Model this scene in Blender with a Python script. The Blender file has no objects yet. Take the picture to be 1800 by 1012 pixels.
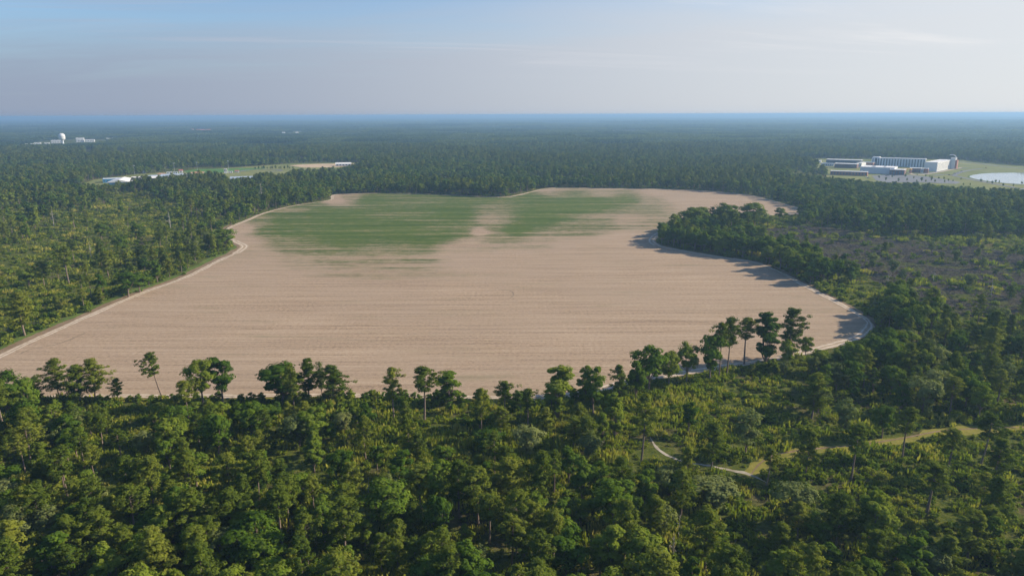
import bpy, math, random
import numpy as np
from mathutils import Vector, Matrix
R_ = math.radians
scn = bpy.context.scene
COL = scn.collection
random.seed(7)
RNG = np.random.default_rng(11)

# ------------------------------------------------------------------ camera
F = 1250.0; W0, H0 = 1800.0, 1012.0            # focal length in photo pixels
CAMH = 118.0
PITCH = math.atan(304.5 / F); ROLL = R_(0.223)
cp, sp = math.cos(PITCH), math.sin(PITCH)
FW = np.array([0, cp, -sp]); r0 = np.array([1.0, 0, 0]); u0 = np.array([0, sp, cp])
RT = r0 * math.cos(ROLL) - u0 * math.sin(ROLL)
UP = r0 * math.sin(ROLL) + u0 * math.cos(ROLL)
cam = bpy.data.cameras.new('camera'); cam.sensor_width = 36; cam.lens = 36 * F / W0
cam.clip_start = 1; cam.clip_end = 150000
camo = bpy.data.objects.new('camera', cam); COL.objects.link(camo)
m = Matrix.Identity(4)
for i in range(3):
    m[i][0] = RT[i]; m[i][1] = UP[i]; m[i][2] = -FW[i]
m[2][3] = CAMH
camo.matrix_world = m
scn.camera = camo

def G(px, py, z=0.0):
    """ground point seen at a photo pixel"""
    d = FW + RT * ((px - W0 / 2) / F) + UP * ((H0 / 2 - py) / F)
    t = (CAMH - z) / -d[2]
    return np.array([d[0] * t, d[1] * t, z])
def GA(P): return np.array([G(*p)[:2] for p in P])
def proj(X):
    """world points (n,3) -> photo pixels"""
    X = np.atleast_2d(np.asarray(X, float)) - np.array([0, 0, CAMH])
    w = X @ FW
    w = np.where(w < 1, 1, w)
    return W0 / 2 + F * (X @ RT) / w, H0 / 2 - F * (X @ UP) / w

# ------------------------------------------------------------------ light, sky, exposure
SUN_AZ, SUN_EL = R_(78), R_(27)
sdir = Vector((math.sin(SUN_AZ) * math.cos(SUN_EL), math.cos(SUN_AZ) * math.cos(SUN_EL), math.sin(SUN_EL)))
sl = bpy.data.lights.new('sun', 'SUN'); sl.energy = 5.0; sl.angle = R_(0.53); sl.color = (1.0, 0.86, 0.66)
so = bpy.data.objects.new('sun', sl); COL.objects.link(so)
so.rotation_euler = (-sdir).to_track_quat('-Z', 'Y').to_euler(); so.location = (300, 100, 400)

world = bpy.data.worlds.new('World'); scn.world = world; world.use_nodes = True
wt = world.node_tree; wt.nodes.clear()
def N(t, typ, **kw):
    n = t.nodes.new(typ)
    for k, v in kw.items():
        if k.startswith('i_'):
            key = k[2:]
            n.inputs[int(key) if key.isdigit() else key].default_value = v
        else: setattr(n, k, v)
    return n
def L(t, a, b): t.links.new(a, b)
def math_(t, op, a, b=None, c=None, clamp=False):
    n = N(t, 'ShaderNodeMath', operation=op, use_clamp=clamp)
    for i, v in enumerate((a, b, c)):
        if v is None: continue
        if isinstance(v, (int, float)): n.inputs[i].default_value = v
        else: L(t, v, n.inputs[i])
    return n.outputs[0]
def mix_(t, fac, a, b, blend='MIX'):
    n = N(t, 'ShaderNodeMix', data_type='RGBA', blend_type=blend)
    for s, v in ((n.inputs[0], fac), (n.inputs[6], a), (n.inputs[7], b)):
        if isinstance(v, (int, float)): s.default_value = v
        elif isinstance(v, (tuple, list)): s.default_value = (*v[:3], 1)
        else: L(t, v, s)
    return n.outputs[2]
sky = N(wt, 'ShaderNodeTexSky', sky_type='NISHITA', sun_disc=False, sun_elevation=SUN_EL, sun_rotation=SUN_AZ,
        altitude=100, air_density=1.0, dust_density=0.5, ozone_density=3.0)
tc = N(wt, 'ShaderNodeTexCoord'); sx = N(wt, 'ShaderNodeSeparateXYZ'); L(wt, tc.outputs['Generated'], sx.inputs[0])
zc = math_(wt, 'MAXIMUM', sx.outputs[2], 0.0)
# thin high cirrus: planar projection of the view direction, stretched noise
zz = math_(wt, 'ADD', zc, 0.06)
cx = math_(wt, 'DIVIDE', sx.outputs[0], zz); cy = math_(wt, 'DIVIDE', sx.outputs[1], zz)
cv = N(wt, 'ShaderNodeCombineXYZ'); L(wt, math_(wt, 'MULTIPLY', cx, 0.42), cv.inputs[0]); L(wt, math_(wt, 'ADD', math_(wt, 'MULTIPLY', cy, 1.0), math_(wt, 'MULTIPLY', cx, 0.08)), cv.inputs[1])
nz = N(wt, 'ShaderNodeTexNoise', i_Scale=0.9, i_Detail=7.0, i_Roughness=0.55, i_Distortion=0.7); L(wt, cv.outputs[0], nz.inputs['Vector'])
cr = N(wt, 'ShaderNodeMapRange', interpolation_type='SMOOTHSTEP', i_1=0.46, i_2=0.76); L(wt, nz.outputs[0], cr.inputs[0])
# haze veil: thickens towards the horizon
dp = N(wt, 'ShaderNodeVectorMath', operation='DOT_PRODUCT'); L(wt, tc.outputs['Generated'], dp.inputs[0]); dp.inputs[1].default_value = sdir
glow = N(wt, 'ShaderNodeMapRange', interpolation_type='SMOOTHSTEP', i_1=-0.45, i_2=1.0); L(wt, dp.outputs['Value'], glow.inputs[0])
zv = math_(wt, 'SUBTRACT', math_(wt, 'SUBTRACT', zc, math_(wt, 'MULTIPLY', math_(wt, 'SUBTRACT', nz.outputs[0], 0.5), 0.075)), math_(wt, 'MULTIPLY', glow.outputs[0], 0.10))
veil = N(wt, 'ShaderNodeMapRange', interpolation_type='SMOOTHSTEP', i_1=0.165, i_2=0.02, i_3=0.0, i_4=0.94); L(wt, zv, veil.inputs[0])
veilc = mix_(wt, glow.outputs[0], (2.1, 2.5, 3.4), (5.8, 5.9, 6.0))
fac = math_(wt, 'MAXIMUM', veil.outputs[0], math_(wt, 'MULTIPLY', cr.outputs[0], 0.45))
skyb = mix_(wt, 1.0, sky.outputs[0], (0.80, 0.95, 1.10), 'MULTIPLY')
skyc = mix_(wt, fac, skyb, veilc)
cv2 = N(wt, 'ShaderNodeCombineXYZ'); L(wt, math_(wt, 'MULTIPLY', cx, 0.20), cv2.inputs[0]); L(wt, math_(wt, 'ADD', math_(wt, 'MULTIPLY', cy, 0.95), math_(wt, 'MULTIPLY', cx, -0.16)), cv2.inputs[1])
nz2 = N(wt, 'ShaderNodeTexNoise', i_Scale=1.1, i_Detail=8.0, i_Roughness=0.6, i_Distortion=0.9); L(wt, cv2.outputs[0], nz2.inputs['Vector'])
cr2 = N(wt, 'ShaderNodeMapRange', interpolation_type='SMOOTHSTEP', i_1=0.52, i_2=0.74); L(wt, nz2.outputs[0], cr2.inputs[0])
hi = N(wt, 'ShaderNodeMapRange', interpolation_type='SMOOTHSTEP', i_1=0.03, i_2=0.10); L(wt, zc, hi.inputs[0])
skyc = mix_(wt, math_(wt, 'MULTIPLY', math_(wt, 'MULTIPLY', cr2.outputs[0], hi.outputs[0]), 0.6), skyc, mix_(wt, 1.0, veilc, (1.30, 1.24, 1.18), 'MULTIPLY'))
hz = N(wt, 'ShaderNodeMapRange', interpolation_type='SMOOTHSTEP', i_1=0.012, i_2=-0.004, i_3=0.0, i_4=0.3); L(wt, zc, hz.inputs[0])
skyc = mix_(wt, hz.outputs[0], skyc, mix_(wt, glow.outputs[0], (1.5, 2.0, 3.0), (5.2, 5.6, 6.0)))
bg = N(wt, 'ShaderNodeBackground', i_Strength=0.088); L(wt, skyc, bg.inputs[0])
wo = N(wt, 'ShaderNodeOutputWorld'); L(wt, bg.outputs[0], wo.inputs[0])

scn.view_settings.view_transform = 'Standard'; scn.view_settings.look = 'None'
scn.view_settings.exposure = 0.68; scn.view_settings.gamma = 1.0
scn.render.engine = 'CYCLES'
c = scn.cycles
c.max_bounces = 5; c.diffuse_bounces = 3; c.glossy_bounces = 2; c.transmission_bounces = 3; c.transparent_max_bounces = 4; c.volume_bounces = 0
c.use_denoising = True; c.use_adaptive_sampling = True; c.adaptive_threshold = 0.02
c.caustics_reflective = False; c.caustics_refractive = False
c.sample_clamp_indirect = 4.0

# ------------------------------------------------------------------ helpers
def tag(o, label=None, cat=None, group=None, kind=None):
    if label: o['label'] = label
    if cat: o['category'] = cat
    if group: o['group'] = group
    if kind: o['kind'] = kind
    return o
def link(name, me, parent=None):
    o = bpy.data.objects.new(name, me); COL.objects.link(o)
    if parent is not None: o.parent = parent
    return o
def empty(name, loc, rz=0.0, s=None):
    o = bpy.data.objects.new(name, None); COL.objects.link(o); o.location = loc; o.rotation_euler = (0, 0, rz)
    if s is not None: o.scale = s
    o.empty_display_size = 0.5
    return o
def mkmesh(name, V, Fc, mats, midx=None, tint=None, smooth=False):
    me = bpy.data.meshes.new(name)
    me.from_pydata(np.asarray(V).tolist(), [], Fc if isinstance(Fc, list) else Fc.tolist())
    for mt in (mats if isinstance(mats, (list, tuple)) else [mats]): me.materials.append(mt)
    if midx is not None: me.polygons.foreach_set('material_index', np.asarray(midx, np.int32))
    if tint is not None:
        a = me.attributes.new('tint', 'FLOAT', 'POINT'); a.data.foreach_set('value', np.asarray(tint, np.float32))
    if smooth: me.polygons.foreach_set('use_smooth', np.ones(len(me.polygons), bool))
    me.update()
    return me
def mat(name):
    mt = bpy.data.materials.new(name); mt.use_nodes = True; t = mt.node_tree; t.nodes.clear()
    out = N(t, 'ShaderNodeOutputMaterial')
    return mt, t, out
def ramp(t, fac, stops):
    n = N(t, 'ShaderNodeValToRGB'); e = n.color_ramp.elements
    while len(e) > 1: e.remove(e[-1])
    e[0].position = stops[0][0]; e[0].color = (*stops[0][1], 1)
    for p, cc in stops[1:]:
        x = e.new(p); x.color = (*cc, 1)
    L(t, fac, n.inputs[0]); return n.outputs[0]
def noise(t, scale, detail=4, rough=0.55, vec=None, dist=0.0):
    n = N(t, 'ShaderNodeTexNoise', i_Scale=scale, i_Detail=detail, i_Roughness=rough, i_Distortion=dist)
    if vec is not None: L(t, vec, n.inputs['Vector'])
    return n.outputs[0]
def position(t): return N(t, 'ShaderNodeNewGeometry').outputs['Position']
def scaled(t, vec, s):
    n = N(t, 'ShaderNodeVectorMath', operation='MULTIPLY'); L(t, vec, n.inputs[0]); n.inputs[1].default_value = s
    return n.outputs[0]
def plain(name, col, rough=0.75, var=0.12, scale=0.8, metal=0.0, spec=0.3):
    mt, t, out = mat(name)
    b = N(t, 'ShaderNodeBsdfPrincipled', i_Roughness=rough, i_Metallic=metal)
    b.inputs['Specular IOR Level'].default_value = spec
    nn = noise(t, scale, 5, 0.6, position(t))
    a = [x * (1 - var) for x in col]; d = [min(1, x * (1 + var)) for x in col]
    L(t, ramp(t, nn, [(0.3, a), (0.7, d)]), b.inputs['Base Color']); L(t, b.outputs[0], out.inputs[0])
    return mt
def leafmat(name, dark, mid, light, trans=0.36):
    mt, t, out = mat(name)
    at = N(t, 'ShaderNodeAttribute', attribute_name='tint').outputs['Fac']
    rnd = N(t, 'ShaderNodeObjectInfo').outputs['Random']
    f = math_(t, 'ADD', math_(t, 'MULTIPLY', at, 0.4), math_(t, 'MULTIPLY', rnd, 0.6))
    colr = ramp(t, f, [(0.12, dark), (0.5, mid), (0.9, light)])
    d = N(t, 'ShaderNodeBsdfDiffuse'); L(t, colr, d.inputs[0])
    tr = N(t, 'ShaderNodeBsdfTranslucent'); L(t, mix_(t, 1.0, colr, (1.0, 1.15, 0.55), 'MULTIPLY'), tr.inputs[0])
    mx = N(t, 'ShaderNodeMixShader', i_0=trans); L(t, d.outputs[0], mx.inputs[1]); L(t, tr.outputs[0], mx.inputs[2])
    L(t, mx.outputs[0], out.inputs[0])
    return mt

M = {}
M['pine'] = leafmat('pine_needles', (0.059, 0.096, 0.013), (0.123, 0.162, 0.022), (0.221, 0.237, 0.035))
M['broad'] = leafmat('broad_leaves', (0.048, 0.100, 0.012), (0.111, 0.177, 0.020), (0.219, 0.257, 0.033))
M['grey'] = leafmat('grey_green_leaves', (0.116, 0.152, 0.051), (0.180, 0.212, 0.069), (0.251, 0.273, 0.094))
M['scrub'] = leafmat('scrub_leaves', (0.061, 0.110, 0.012), (0.150, 0.202, 0.023), (0.262, 0.268, 0.040))
M['weed'] = leafmat('weed_leaves', (0.142, 0.193, 0.022), (0.257, 0.273, 0.038), (0.399, 0.341, 0.086))
M['far'] = leafmat('distant_leaves', (0.029, 0.057, 0.009), (0.064, 0.103, 0.015), (0.138, 0.165, 0.027))
M['bark'] = plain('pine_bark', (0.20, 0.155, 0.125), 0.9, 0.3, 2.0, spec=0.1)
M['deadwood'] = plain('dead_wood', (0.36, 0.33, 0.29), 0.9, 0.2, 2.0)
M['slash'] = plain('logging_slash', (0.150, 0.128, 0.112), 0.95, 0.35, 0.7, spec=0.0)

# ------------------------------------------------------------------ tracing of the photograph's ground plan
FIELD = [(-330, 745), (-330, 700), (-150, 690), (0, 626), (80, 589), (168, 550), (250, 515), (330, 486), (385, 458), (412, 446), (427, 437), (430, 432), (420, 427),
         (404, 418), (398, 408), (404, 400), (430, 389), (470, 373), (520, 361), (568, 354), (584, 350), (585, 345), (600, 341.5), (690, 339.5), (790, 343), (870, 346.5), (900, 345),
         (930, 338.5), (960, 331.5), (1000, 330), (1080, 331.5), (1180, 333), (1260, 337), (1320, 344), (1362, 354), (1400, 365), (1418, 372), (1400, 376),
         (1340, 379), (1250, 385), (1190, 395), (1166, 405), (1152, 414), (1145, 422), (1152, 430), (1175, 436), (1240, 448), (1290, 455), (1330, 462), (1365, 475), (1400, 494),
         (1440, 515), (1480, 536), (1510, 553), (1527, 567), (1520, 582), (1500, 595), (1460, 607), (1400, 622), (1340, 634), (1270, 645), (1200, 655), (1130, 664),
         (1085, 675), (1040, 687), (985, 696), (900, 698), (700, 696), (500, 695), (300, 696), (100, 697), (-100, 715)]
def smooth_closed(P, n=8):
    P = np.asarray(P, float); k = len(P); out = []
    for i in range(k):
        p0, p1, p2, p3 = P[i - 1], P[i], P[(i + 1) % k], P[(i + 2) % k]
        for j in range(n):
            t = j / n
            out.append(0.5 * ((2 * p1) + (-p0 + p2) * t + (2 * p0 - 5 * p1 + 4 * p2 - p3) * t * t + (-p0 + 3 * p1 - 3 * p2 + p3) * t ** 3))
    return np.array(out)
def smooth_open(P, n=8):
    P = np.asarray(P, float); Q = np.vstack([2 * P[0] - P[1], P, 2 * P[-1] - P[-2]]); out = []
    for i in range(1, len(Q) - 2):
        p0, p1, p2, p3 = Q[i - 1], Q[i], Q[i + 1], Q[i + 2]
        for j in range(n):
            t = j / n
            out.append(0.5 * ((2 * p1) + (-p0 + p2) * t + (2 * p0 - 5 * p1 + 4 * p2 - p3) * t * t + (-p0 + 3 * p1 - 3 * p2 + p3) * t ** 3))
    out.append(Q[-2]); return np.array(out)
def inside(P, poly):
    P = np.atleast_2d(P); x, y = P[:, 0], P[:, 1]; r = np.zeros(len(P), bool); q = np.roll(poly, -1, 0)
    for (x1, y1), (x2, y2) in zip(poly, q):
        if y1 == y2: continue
        cnd = ((y1 > y) != (y2 > y)) & (x < (x2 - x1) * (y - y1) / (y2 - y1) + x1)
        r ^= cnd
    return r
def dist_poly(P, poly, closed=True):
    P = np.atleast_2d(P)[:, :2]; best = np.full(len(P), 1e9)
    q = np.roll(poly, -1, 0) if closed else poly[1:]
    for a, b in zip(poly if closed else poly[:-1], q):
        d = b - a; t = np.clip(((P - a) @ d) / max(d @ d, 1e-9), 0, 1)
        best = np.minimum(best, np.hypot(*(P - a - t[:, None] * d).T))
    return best
fieldS = smooth_closed(GA(FIELD), 6)
fieldC = fieldS[::3]
SANDPATH = smooth_open(GA([(1141, 764), (1147, 776), (1158, 790), (1178, 802), (1212, 813), (1262, 821), (1310, 831), (1348, 848)]), 6)
GRASSTRAIL = smooth_open(GA([(1322, 838), (1338, 818), (1362, 803), (1412, 793), (1500, 785), (1590, 772), (1650, 760), (1720, 755), (1800, 752), (1930, 750)]), 6)
CLEARCUT = GA([(1345, 402), (1400, 396), (1470, 402), (1560, 418), (1700, 432), (1830, 452), (1960, 480), (1960, 600), (1800, 580), (1700, 555), (1640, 545), (1580, 520), (1530, 490), (1470, 462), (1400, 438), (1350, 420)])
CAMPUS = GA([(1395, 279), (1460, 279), (1690, 281), (1800, 292), (2000, 302), (2000, 358), (1800, 339), (1740, 335), (1690, 331), (1600, 326), (1530, 323), (1490, 316), (1455, 312), (1440, 300), (1425, 292), (1395, 287)])
SCHOOL = GA([(130, 329), (165, 316), (240, 306.5), (330, 300), (420, 294), (520, 287), (640, 285.5), (640, 291), (560, 300), (520, 312), (450, 318), (400, 323), (330, 322), (270, 323), (200, 331)])
POND = smooth_closed(GA([(1704, 311), (1712, 307.6), (1735, 305), (1775, 304), (1830, 304.5), (1900, 307), (1925, 314), (1890, 322), (1830, 325), (1785, 323.5), (1745, 320), (1715, 315)]), 5)
GAPS = [GA([(735, 314), (850, 316), (850, 326), (735, 326)]), GA([(190, 354), (232, 350), (240, 357), (196, 362)])]

# weights painted on the plan as scattered control values: x, y (photo pixel of the ground point), tree density, share of pines
DENS = np.array([
 (0,720,0.504,0.5),(100,745,0.504,0.4),(250,760,0.432,0.5),(60,850,0.432,0.5),(200,860,0.432,0.6),(350,800,0.504,0.4),(480,760,0.504,0.3),(600,760,0.432,0.3),(450,860,0.504,0.4),(560,830,0.396,0.4),
 (700,740,0.054,0.6),(800,740,0.036,0.7),(900,745,0.054,0.5),(1000,740,0.09,0.5),(1080,720,0.18,0.5),(730,830,0.126,0.6),(850,800,0.162,0.3),(930,800,0.144,0.3),(1020,800,0.126,0.4),(1100,800,0.072,0.7),
 (1250,760,0.054,0.5),(1200,700,0.108,0.5),(1350,700,0.252,0.3),(1450,690,0.75,0.2),(1600,680,0.6,0.2),(1750,680,0.6,0.3),(1500,740,0.288,0.4),(1650,740,0.216,0.4),(1780,740,0.288,0.4),
 (1480,850,0.022,0.9),(1560,850,0,0.9),(1650,850,0,0.9),(1720,860,0,0.9),(1600,905,0.025,0.9),(1700,905,0.025,0.8),(1500,900,0.102,0.7),(1790,780,0,0.9),(1400,760,0.086,0.5),(1300,770,0.018,0.5),(1400,810,0.058,0.8),(1550,810,0,0.9),(1700,810,0,0.9),(1800,820,0.036,0.9),(1450,880,0.212,0.7),(1600,880,0.085,0.9),(1750,880,0.085,0.8),(1250,800,0.018,0.7),(1200,910,0.68,0.5),
 (1000,900,0.637,0.5),(800,910,0.722,0.5),(600,930,0.765,0.5),(400,930,0.765,0.5),(200,930,0.765,0.5),(30,930,0.68,0.5),(1350,930,0.722,0.4),(1500,970,0.4,0.6),(1650,980,0.3,0.6),(1780,980,0.4,0.5),
 (0,1100,0.9,0.5),(300,1100,0.9,0.5),(600,1100,0.9,0.5),(900,1100,0.9,0.5),(1200,1100,0.9,0.5),(1500,1100,0.9,0.5),(1800,1100,0.85,0.5),(2000,900,0.425,0.5),(-150,900,0.8,0.5),
 (30,590,0.09,0.8),(60,555,0.083,0.7),(150,530,0.09,0.7),(220,505,0.2,0.5),(260,490,0.213,0.3),(100,480,0.02,0.7),(30,470,0.02,0.7),(200,440,0.02,0.7),(120,420,0.02,0.7),(50,410,0.068,0.6),
 (300,440,0.075,0.7),(370,430,0.166,0.5),(340,400,0.075,0.6),(250,400,0.02,0.6),(300,370,0.09,0.4),(400,380,0.178,0.4),(150,385,0.02,0.5),(60,370,0.166,0.5),(220,358,0.02,0.5),(450,370,0.9,0.5),
 (520,350,1,0.4),(330,345,1,0.6),(100,345,1,0.4),(0,340,1,0.4),(-200,500,0.09,0.6),(-200,400,0.189,0.5),
 (1200,425,0.95,0.1),(1270,435,0.95,0.1),(1330,450,0.95,0.1),(1420,482,0.95,0.15),(1480,520,0.95,0.2),(1540,560,0.95,0.2),(1600,610,0.675,0.2),(1480,625,0.75,0.2),(1220,398,0.9,0.1),
 (1300,392,0.7,0.1),(1370,395,0.017,0.1),(1340,408,0.052,0.1),(1400,405,0.014,0.2),(1400,430,0.035,0.2),(1500,440,0.01,0.2),(1600,470,0.01,0.2),(1560,430,0.017,0.2),(1700,500,0.021,0.2),
 (1750,560,0.052,0.2),(1690,590,0.45,0.2),(1660,540,0.066,0.2),(1560,500,0.122,0.2),(1480,470,0.45,0.2),(1630,570,0.45,0.2),(1790,450,0.087,0.2),(1790,520,0.028,0.2),(1700,430,0.105,0.2),
 (1450,395,0.4,0.3),(1480,385,1,0.3),(1600,400,1,0.3),(1700,408,1,0.3),(1790,418,1,0.3),(1560,370,1,0.3),(1700,360,1,0.3),(1430,368,0.95,0.4),(1790,340,1,0.4),(1100,320,0.95,0.7),
 (700,330,1,0.3),(900,330,1,0.3),(1250,325,0.95,0.7),(1000,300,1,0.5),(300,280,1,0.4),(600,260,1,0.4),(1300,280,1,0.6),(1700,260,1,0.6)])
def idw(px, py, tab, power=3.0, sy=2.2):
    out = np.zeros((len(px), tab.shape[1] - 2)); ww = np.zeros(len(px))
    for row in tab:
        w = 1.0 / (((px - row[0]) ** 2 + ((py - row[1]) * sy) ** 2) ** (power / 2) + 30.0)
        ww += w; out += w[:, None] * row[2:]
    return out / ww[:, None]

# ------------------------------------------------------------------ setting: ground, field, tracks
def sheet(name, poly, z, material, label=None):
    import bmesh
    bm = bmesh.new(); vs = [bm.verts.new((x, y, z)) for x, y in poly]; f = bm.faces.new(vs)
    bmesh.ops.triangulate(bm, faces=[f]); me = bpy.data.meshes.new(name); bm.to_mesh(me); bm.free()
    if len(me.polygons) and me.polygons[0].normal.z < 0: me.flip_normals()
    me.materials.append(material)
    return tag(link(name, me), label, kind='structure')
def ribbon(name, line, width, z, material, closed=False, off=0.0, wob=0.25, label=None, seed=1, step=3.0, fade=False):
    """strip along a line; seven vertices across carry their position in the attribute 'across'"""
    rg = np.random.default_rng(seed); P = np.asarray(line, float); width = np.asarray(width) * np.ones(len(P))
    if closed: P = np.vstack([P, P[:1]]); width = np.r_[width, width[:1]]
    sl_ = np.r_[0, np.cumsum(np.hypot(*np.diff(P, axis=0).T))]; n = max(4, int(sl_[-1] / step)); q = np.linspace(0, sl_[-1], n + (1 if closed else 0))
    if closed: q = q[:-1]
    P = np.c_[np.interp(q, sl_, P[:, 0]), np.interp(q, sl_, P[:, 1])]; w = np.interp(q, sl_, width) / 2; n = len(P)
    if fade: w = w * np.clip(np.minimum(np.arange(n), np.arange(n)[::-1]) / (n * .18), .12, 1)
    T = (np.roll(P, -1, 0) - np.roll(P, 1, 0)) if closed else np.gradient(P, axis=0)
    T /= np.maximum(np.hypot(*T.T), 1e-6)[:, None]; Nn = np.stack([-T[:, 1], T[:, 0]], 1)
    j = lambda: np.convolve(np.pad(rg.normal(0, wob, n), 2, mode='wrap'), np.ones(5) / 5, 'valid') * 1.5 + rg.normal(0, wob * .35, n)
    a, b_ = off + w + j() * np.minimum(1, w), off - w + j() * np.minimum(1, w); K = 7; us = np.linspace(-1, 1, K)
    V = np.vstack([np.c_[P + Nn * (b_ + (a - b_) * (u + 1) / 2)[:, None], np.full(n, z)] for u in us])
    k = n if closed else n - 1
    Fc = [(r * n + i, (r + 1) * n + i, (r + 1) * n + (i + 1) % n, r * n + (i + 1) % n) for r in range(K - 1) for i in range(k)]
    me = mkmesh(name, V, Fc, material)
    at = me.attributes.new('across', 'FLOAT', 'POINT'); at.data.foreach_set('value', np.repeat(us, n).astype(np.float32))
    if me.polygons[0].normal.z < 0: me.flip_normals()
    return tag(link(name, me), label, kind='structure')

# forest floor: grass, scrub soil and litter
mt, t, out = mat('forest_floor'); M['floor'] = mt
p = position(t)
n1 = noise(t, 0.035, 6, 0.6, p); n2 = noise(t, 0.45, 5, 0.65, p); n3 = noise(t, 0.011, 4, 0.5, p)
g1 = ramp(t, n2, [(0.3, (0.040, 0.056, 0.014)), (0.5, (0.085, 0.105, 0.022)), (0.7, (0.150, 0.145, 0.038))])
g2 = ramp(t, n2, [(0.3, (0.045, 0.042, 0.020)), (0.55, (0.115, 0.100, 0.045)), (0.75, (0.190, 0.155, 0.080))])
gm = N(t, 'ShaderNodeMapRange', interpolation_type='SMOOTHSTEP', i_1=0.5, i_2=0.64); L(t, n1, gm.inputs[0])
b = N(t, 'ShaderNodeBsdfPrincipled', i_Roughness=1.0); b.inputs['Specular IOR Level'].default_value = 0.0
L(t, mix_(t, gm.outputs[0], g1, g2), b.inputs['Base Color'])
bp = N(t, 'ShaderNodeBump', i_Strength=0.8, i_Distance=0.5); L(t, noise(t, 1.2, 4, 0.7, p), bp.inputs['Height']); L(t, bp.outputs[0], b.inputs['Normal'])
L(t, b.outputs[0], out.inputs[0])
GX = 70000
gv = np.array([(-GX, -3000, 0), (GX, -3000, 0), (GX, 62000, 0), (-GX, 62000, 0)])
tag(link('ground', mkmesh('ground', gv, [(0, 1, 2, 3)], M['floor'])), 'flat grassy and leaf-littered forest floor under the trees', kind='structure')

# field soil with planting rows and a young green crop
CROP = np.array([(600,380,1),(700,400,1),(800,380,1),(750,420,.8),(600,410,.95),(500,408,.8),(1000,360,1),(950,380,1),(900,404,.9),(1050,355,.95),(1100,352,.75),(650,352,.8),
 (560,370,.85),(500,390,.8),(470,408,.65),(850,351,.75),(940,348,.85),(1130,368,.5),(560,440,.55),(650,445,.5),(720,445,.5),(500,428,.55),(600,425,.75),(1000,402,.5),(1060,388,.5),(950,425,.32),(600,465,.36),(700,468,.34),(540,468,.28),(620,480,.28),(680,484,.25),
 (460,448,.2),(800,442,.22),(1100,388,.3),(1150,352,.4),(1185,346,.18),(425,402,.08),(435,425,.2),(455,388,.5),(500,374,.6),(540,363,.6),(866,364,.52),(860,385,.38),(843,408,.04),(815,408,.7),(870,400,.6),(826,428,.22),(830,458,.05),(870,414,.45),(700,506,0),(600,500,.04),
 (500,490,.06),(900,452,.08),(1000,432,.12),(1100,420,.03),(1220,350,0),(1300,345,0),(1000,480,0),(400,480,0),(800,520,0),(200,600,0),(600,640,0),(1000,580,0),(300,560,0),(500,540,0),(1200,600,0),(960,335,.3),(750,343,.7),(612,347,.4),(588,350,.05),(700,343,.7),(1060,337,.35),(1160,337,.1),(815,395,.75),(780,410,.85),(820,348,.75),(1200,440,0),(1250,480,0)])
mt, t, out = mat('ploughed_field'); M['field'] = mt
p = position(t)
crop = N(t, 'ShaderNodeAttribute', attribute_name='crop').outputs['Fac']
st0 = noise(t, 1.0, 4, 0.6, scaled(t, p, (0.005, 0.060, 1)))
spk = noise(t, 0.16, 5, 0.75, scaled(t, p, (0.6, 1.0, 1)))
st1 = noise(t, 1.0, 3, 0.65, scaled(t, p, (0.005, 0.26, 1)))
st2 = noise(t, 1.0, 3, 0.7, scaled(t, p, (0.018, 1.1, 1)), 0.3)
fine = noise(t, 0.55, 5, 0.75, p); blot = noise(t, 0.012, 4, 0.55, p)
sc = math_(t, 'ADD', math_(t, 'MULTIPLY', math_(t, 'SUBTRACT', st1, 0.5), 0.6), math_(t, 'ADD', math_(t, 'MULTIPLY', math_(t, 'SUBTRACT', st2, 0.5), 0.8), math_(t, 'ADD', math_(t, 'MULTIPLY', math_(t, 'SUBTRACT', fine, 0.5), 0.8), 0.5)))
soil = ramp(t, sc, [(0.34, (0.205, 0.147, 0.097)), (0.44, (0.318, 0.232, 0.156)), (0.54, (0.370, 0.274, 0.187)), (0.68, (0.445, 0.348, 0.248))])
bl = N(t, 'ShaderNodeMapRange', i_1=0.38, i_2=0.68); L(t, blot, bl.inputs[0])
soil = mix_(t, math_(t, 'MULTIPLY', bl.outputs[0], 0.55), soil, (0.345, 0.264, 0.190))
wetn = N(t, 'ShaderNodeMapRange', interpolation_type='SMOOTHSTEP', i_1=0.60, i_2=0.72); L(t, noise(t, 1.0, 5, 0.6, scaled(t, p, (0.010, 0.05, 1)), 0.6), wetn.inputs[0])
soil = mix_(t, math_(t, 'MULTIPLY', wetn.outputs[0], 0.5), soil, (0.225, 0.195, 0.115))
cn = math_(t, 'ADD', math_(t, 'ADD', math_(t, 'MULTIPLY', math_(t, 'SUBTRACT', st0, 0.5), 1.5), math_(t, 'MULTIPLY', math_(t, 'SUBTRACT', spk, 0.5), 1.0)), math_(t, 'ADD', math_(t, 'MULTIPLY', math_(t, 'SUBTRACT', st1, 0.5), 1.25), math_(t, 'ADD', math_(t, 'MULTIPLY', math_(t, 'SUBTRACT', st2, 0.5), 1.3), math_(t, 'MULTIPLY', math_(t, 'SUBTRACT', fine, 0.5), 1.1))))
cm = N(t, 'ShaderNodeMapRange', interpolation_type='SMOOTHSTEP', i_1=-0.34, i_2=0.36)
L(t, math_(t, 'ADD', math_(t, 'MULTIPLY', math_(t, 'SUBTRACT', crop, 0.47), 1.1), cn), cm.inputs[0])
gv_ = math_(t, 'ADD', math_(t, 'ADD', math_(t, 'MULTIPLY', math_(t, 'SUBTRACT', st0, 0.5), 1.1), math_(t, 'MULTIPLY', math_(t, 'SUBTRACT', spk, 0.5), 0.9)), math_(t, 'ADD', math_(t, 'MULTIPLY', math_(t, 'SUBTRACT', st1, 0.5), 0.7), 0.5))
green = ramp(t, gv_, [(0.22, (0.165, 0.165, 0.060)), (0.36, (0.098, 0.130, 0.022)), (0.5, (0.060, 0.104, 0.010)), (0.75, (0.036, 0.076, 0.006))])
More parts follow.
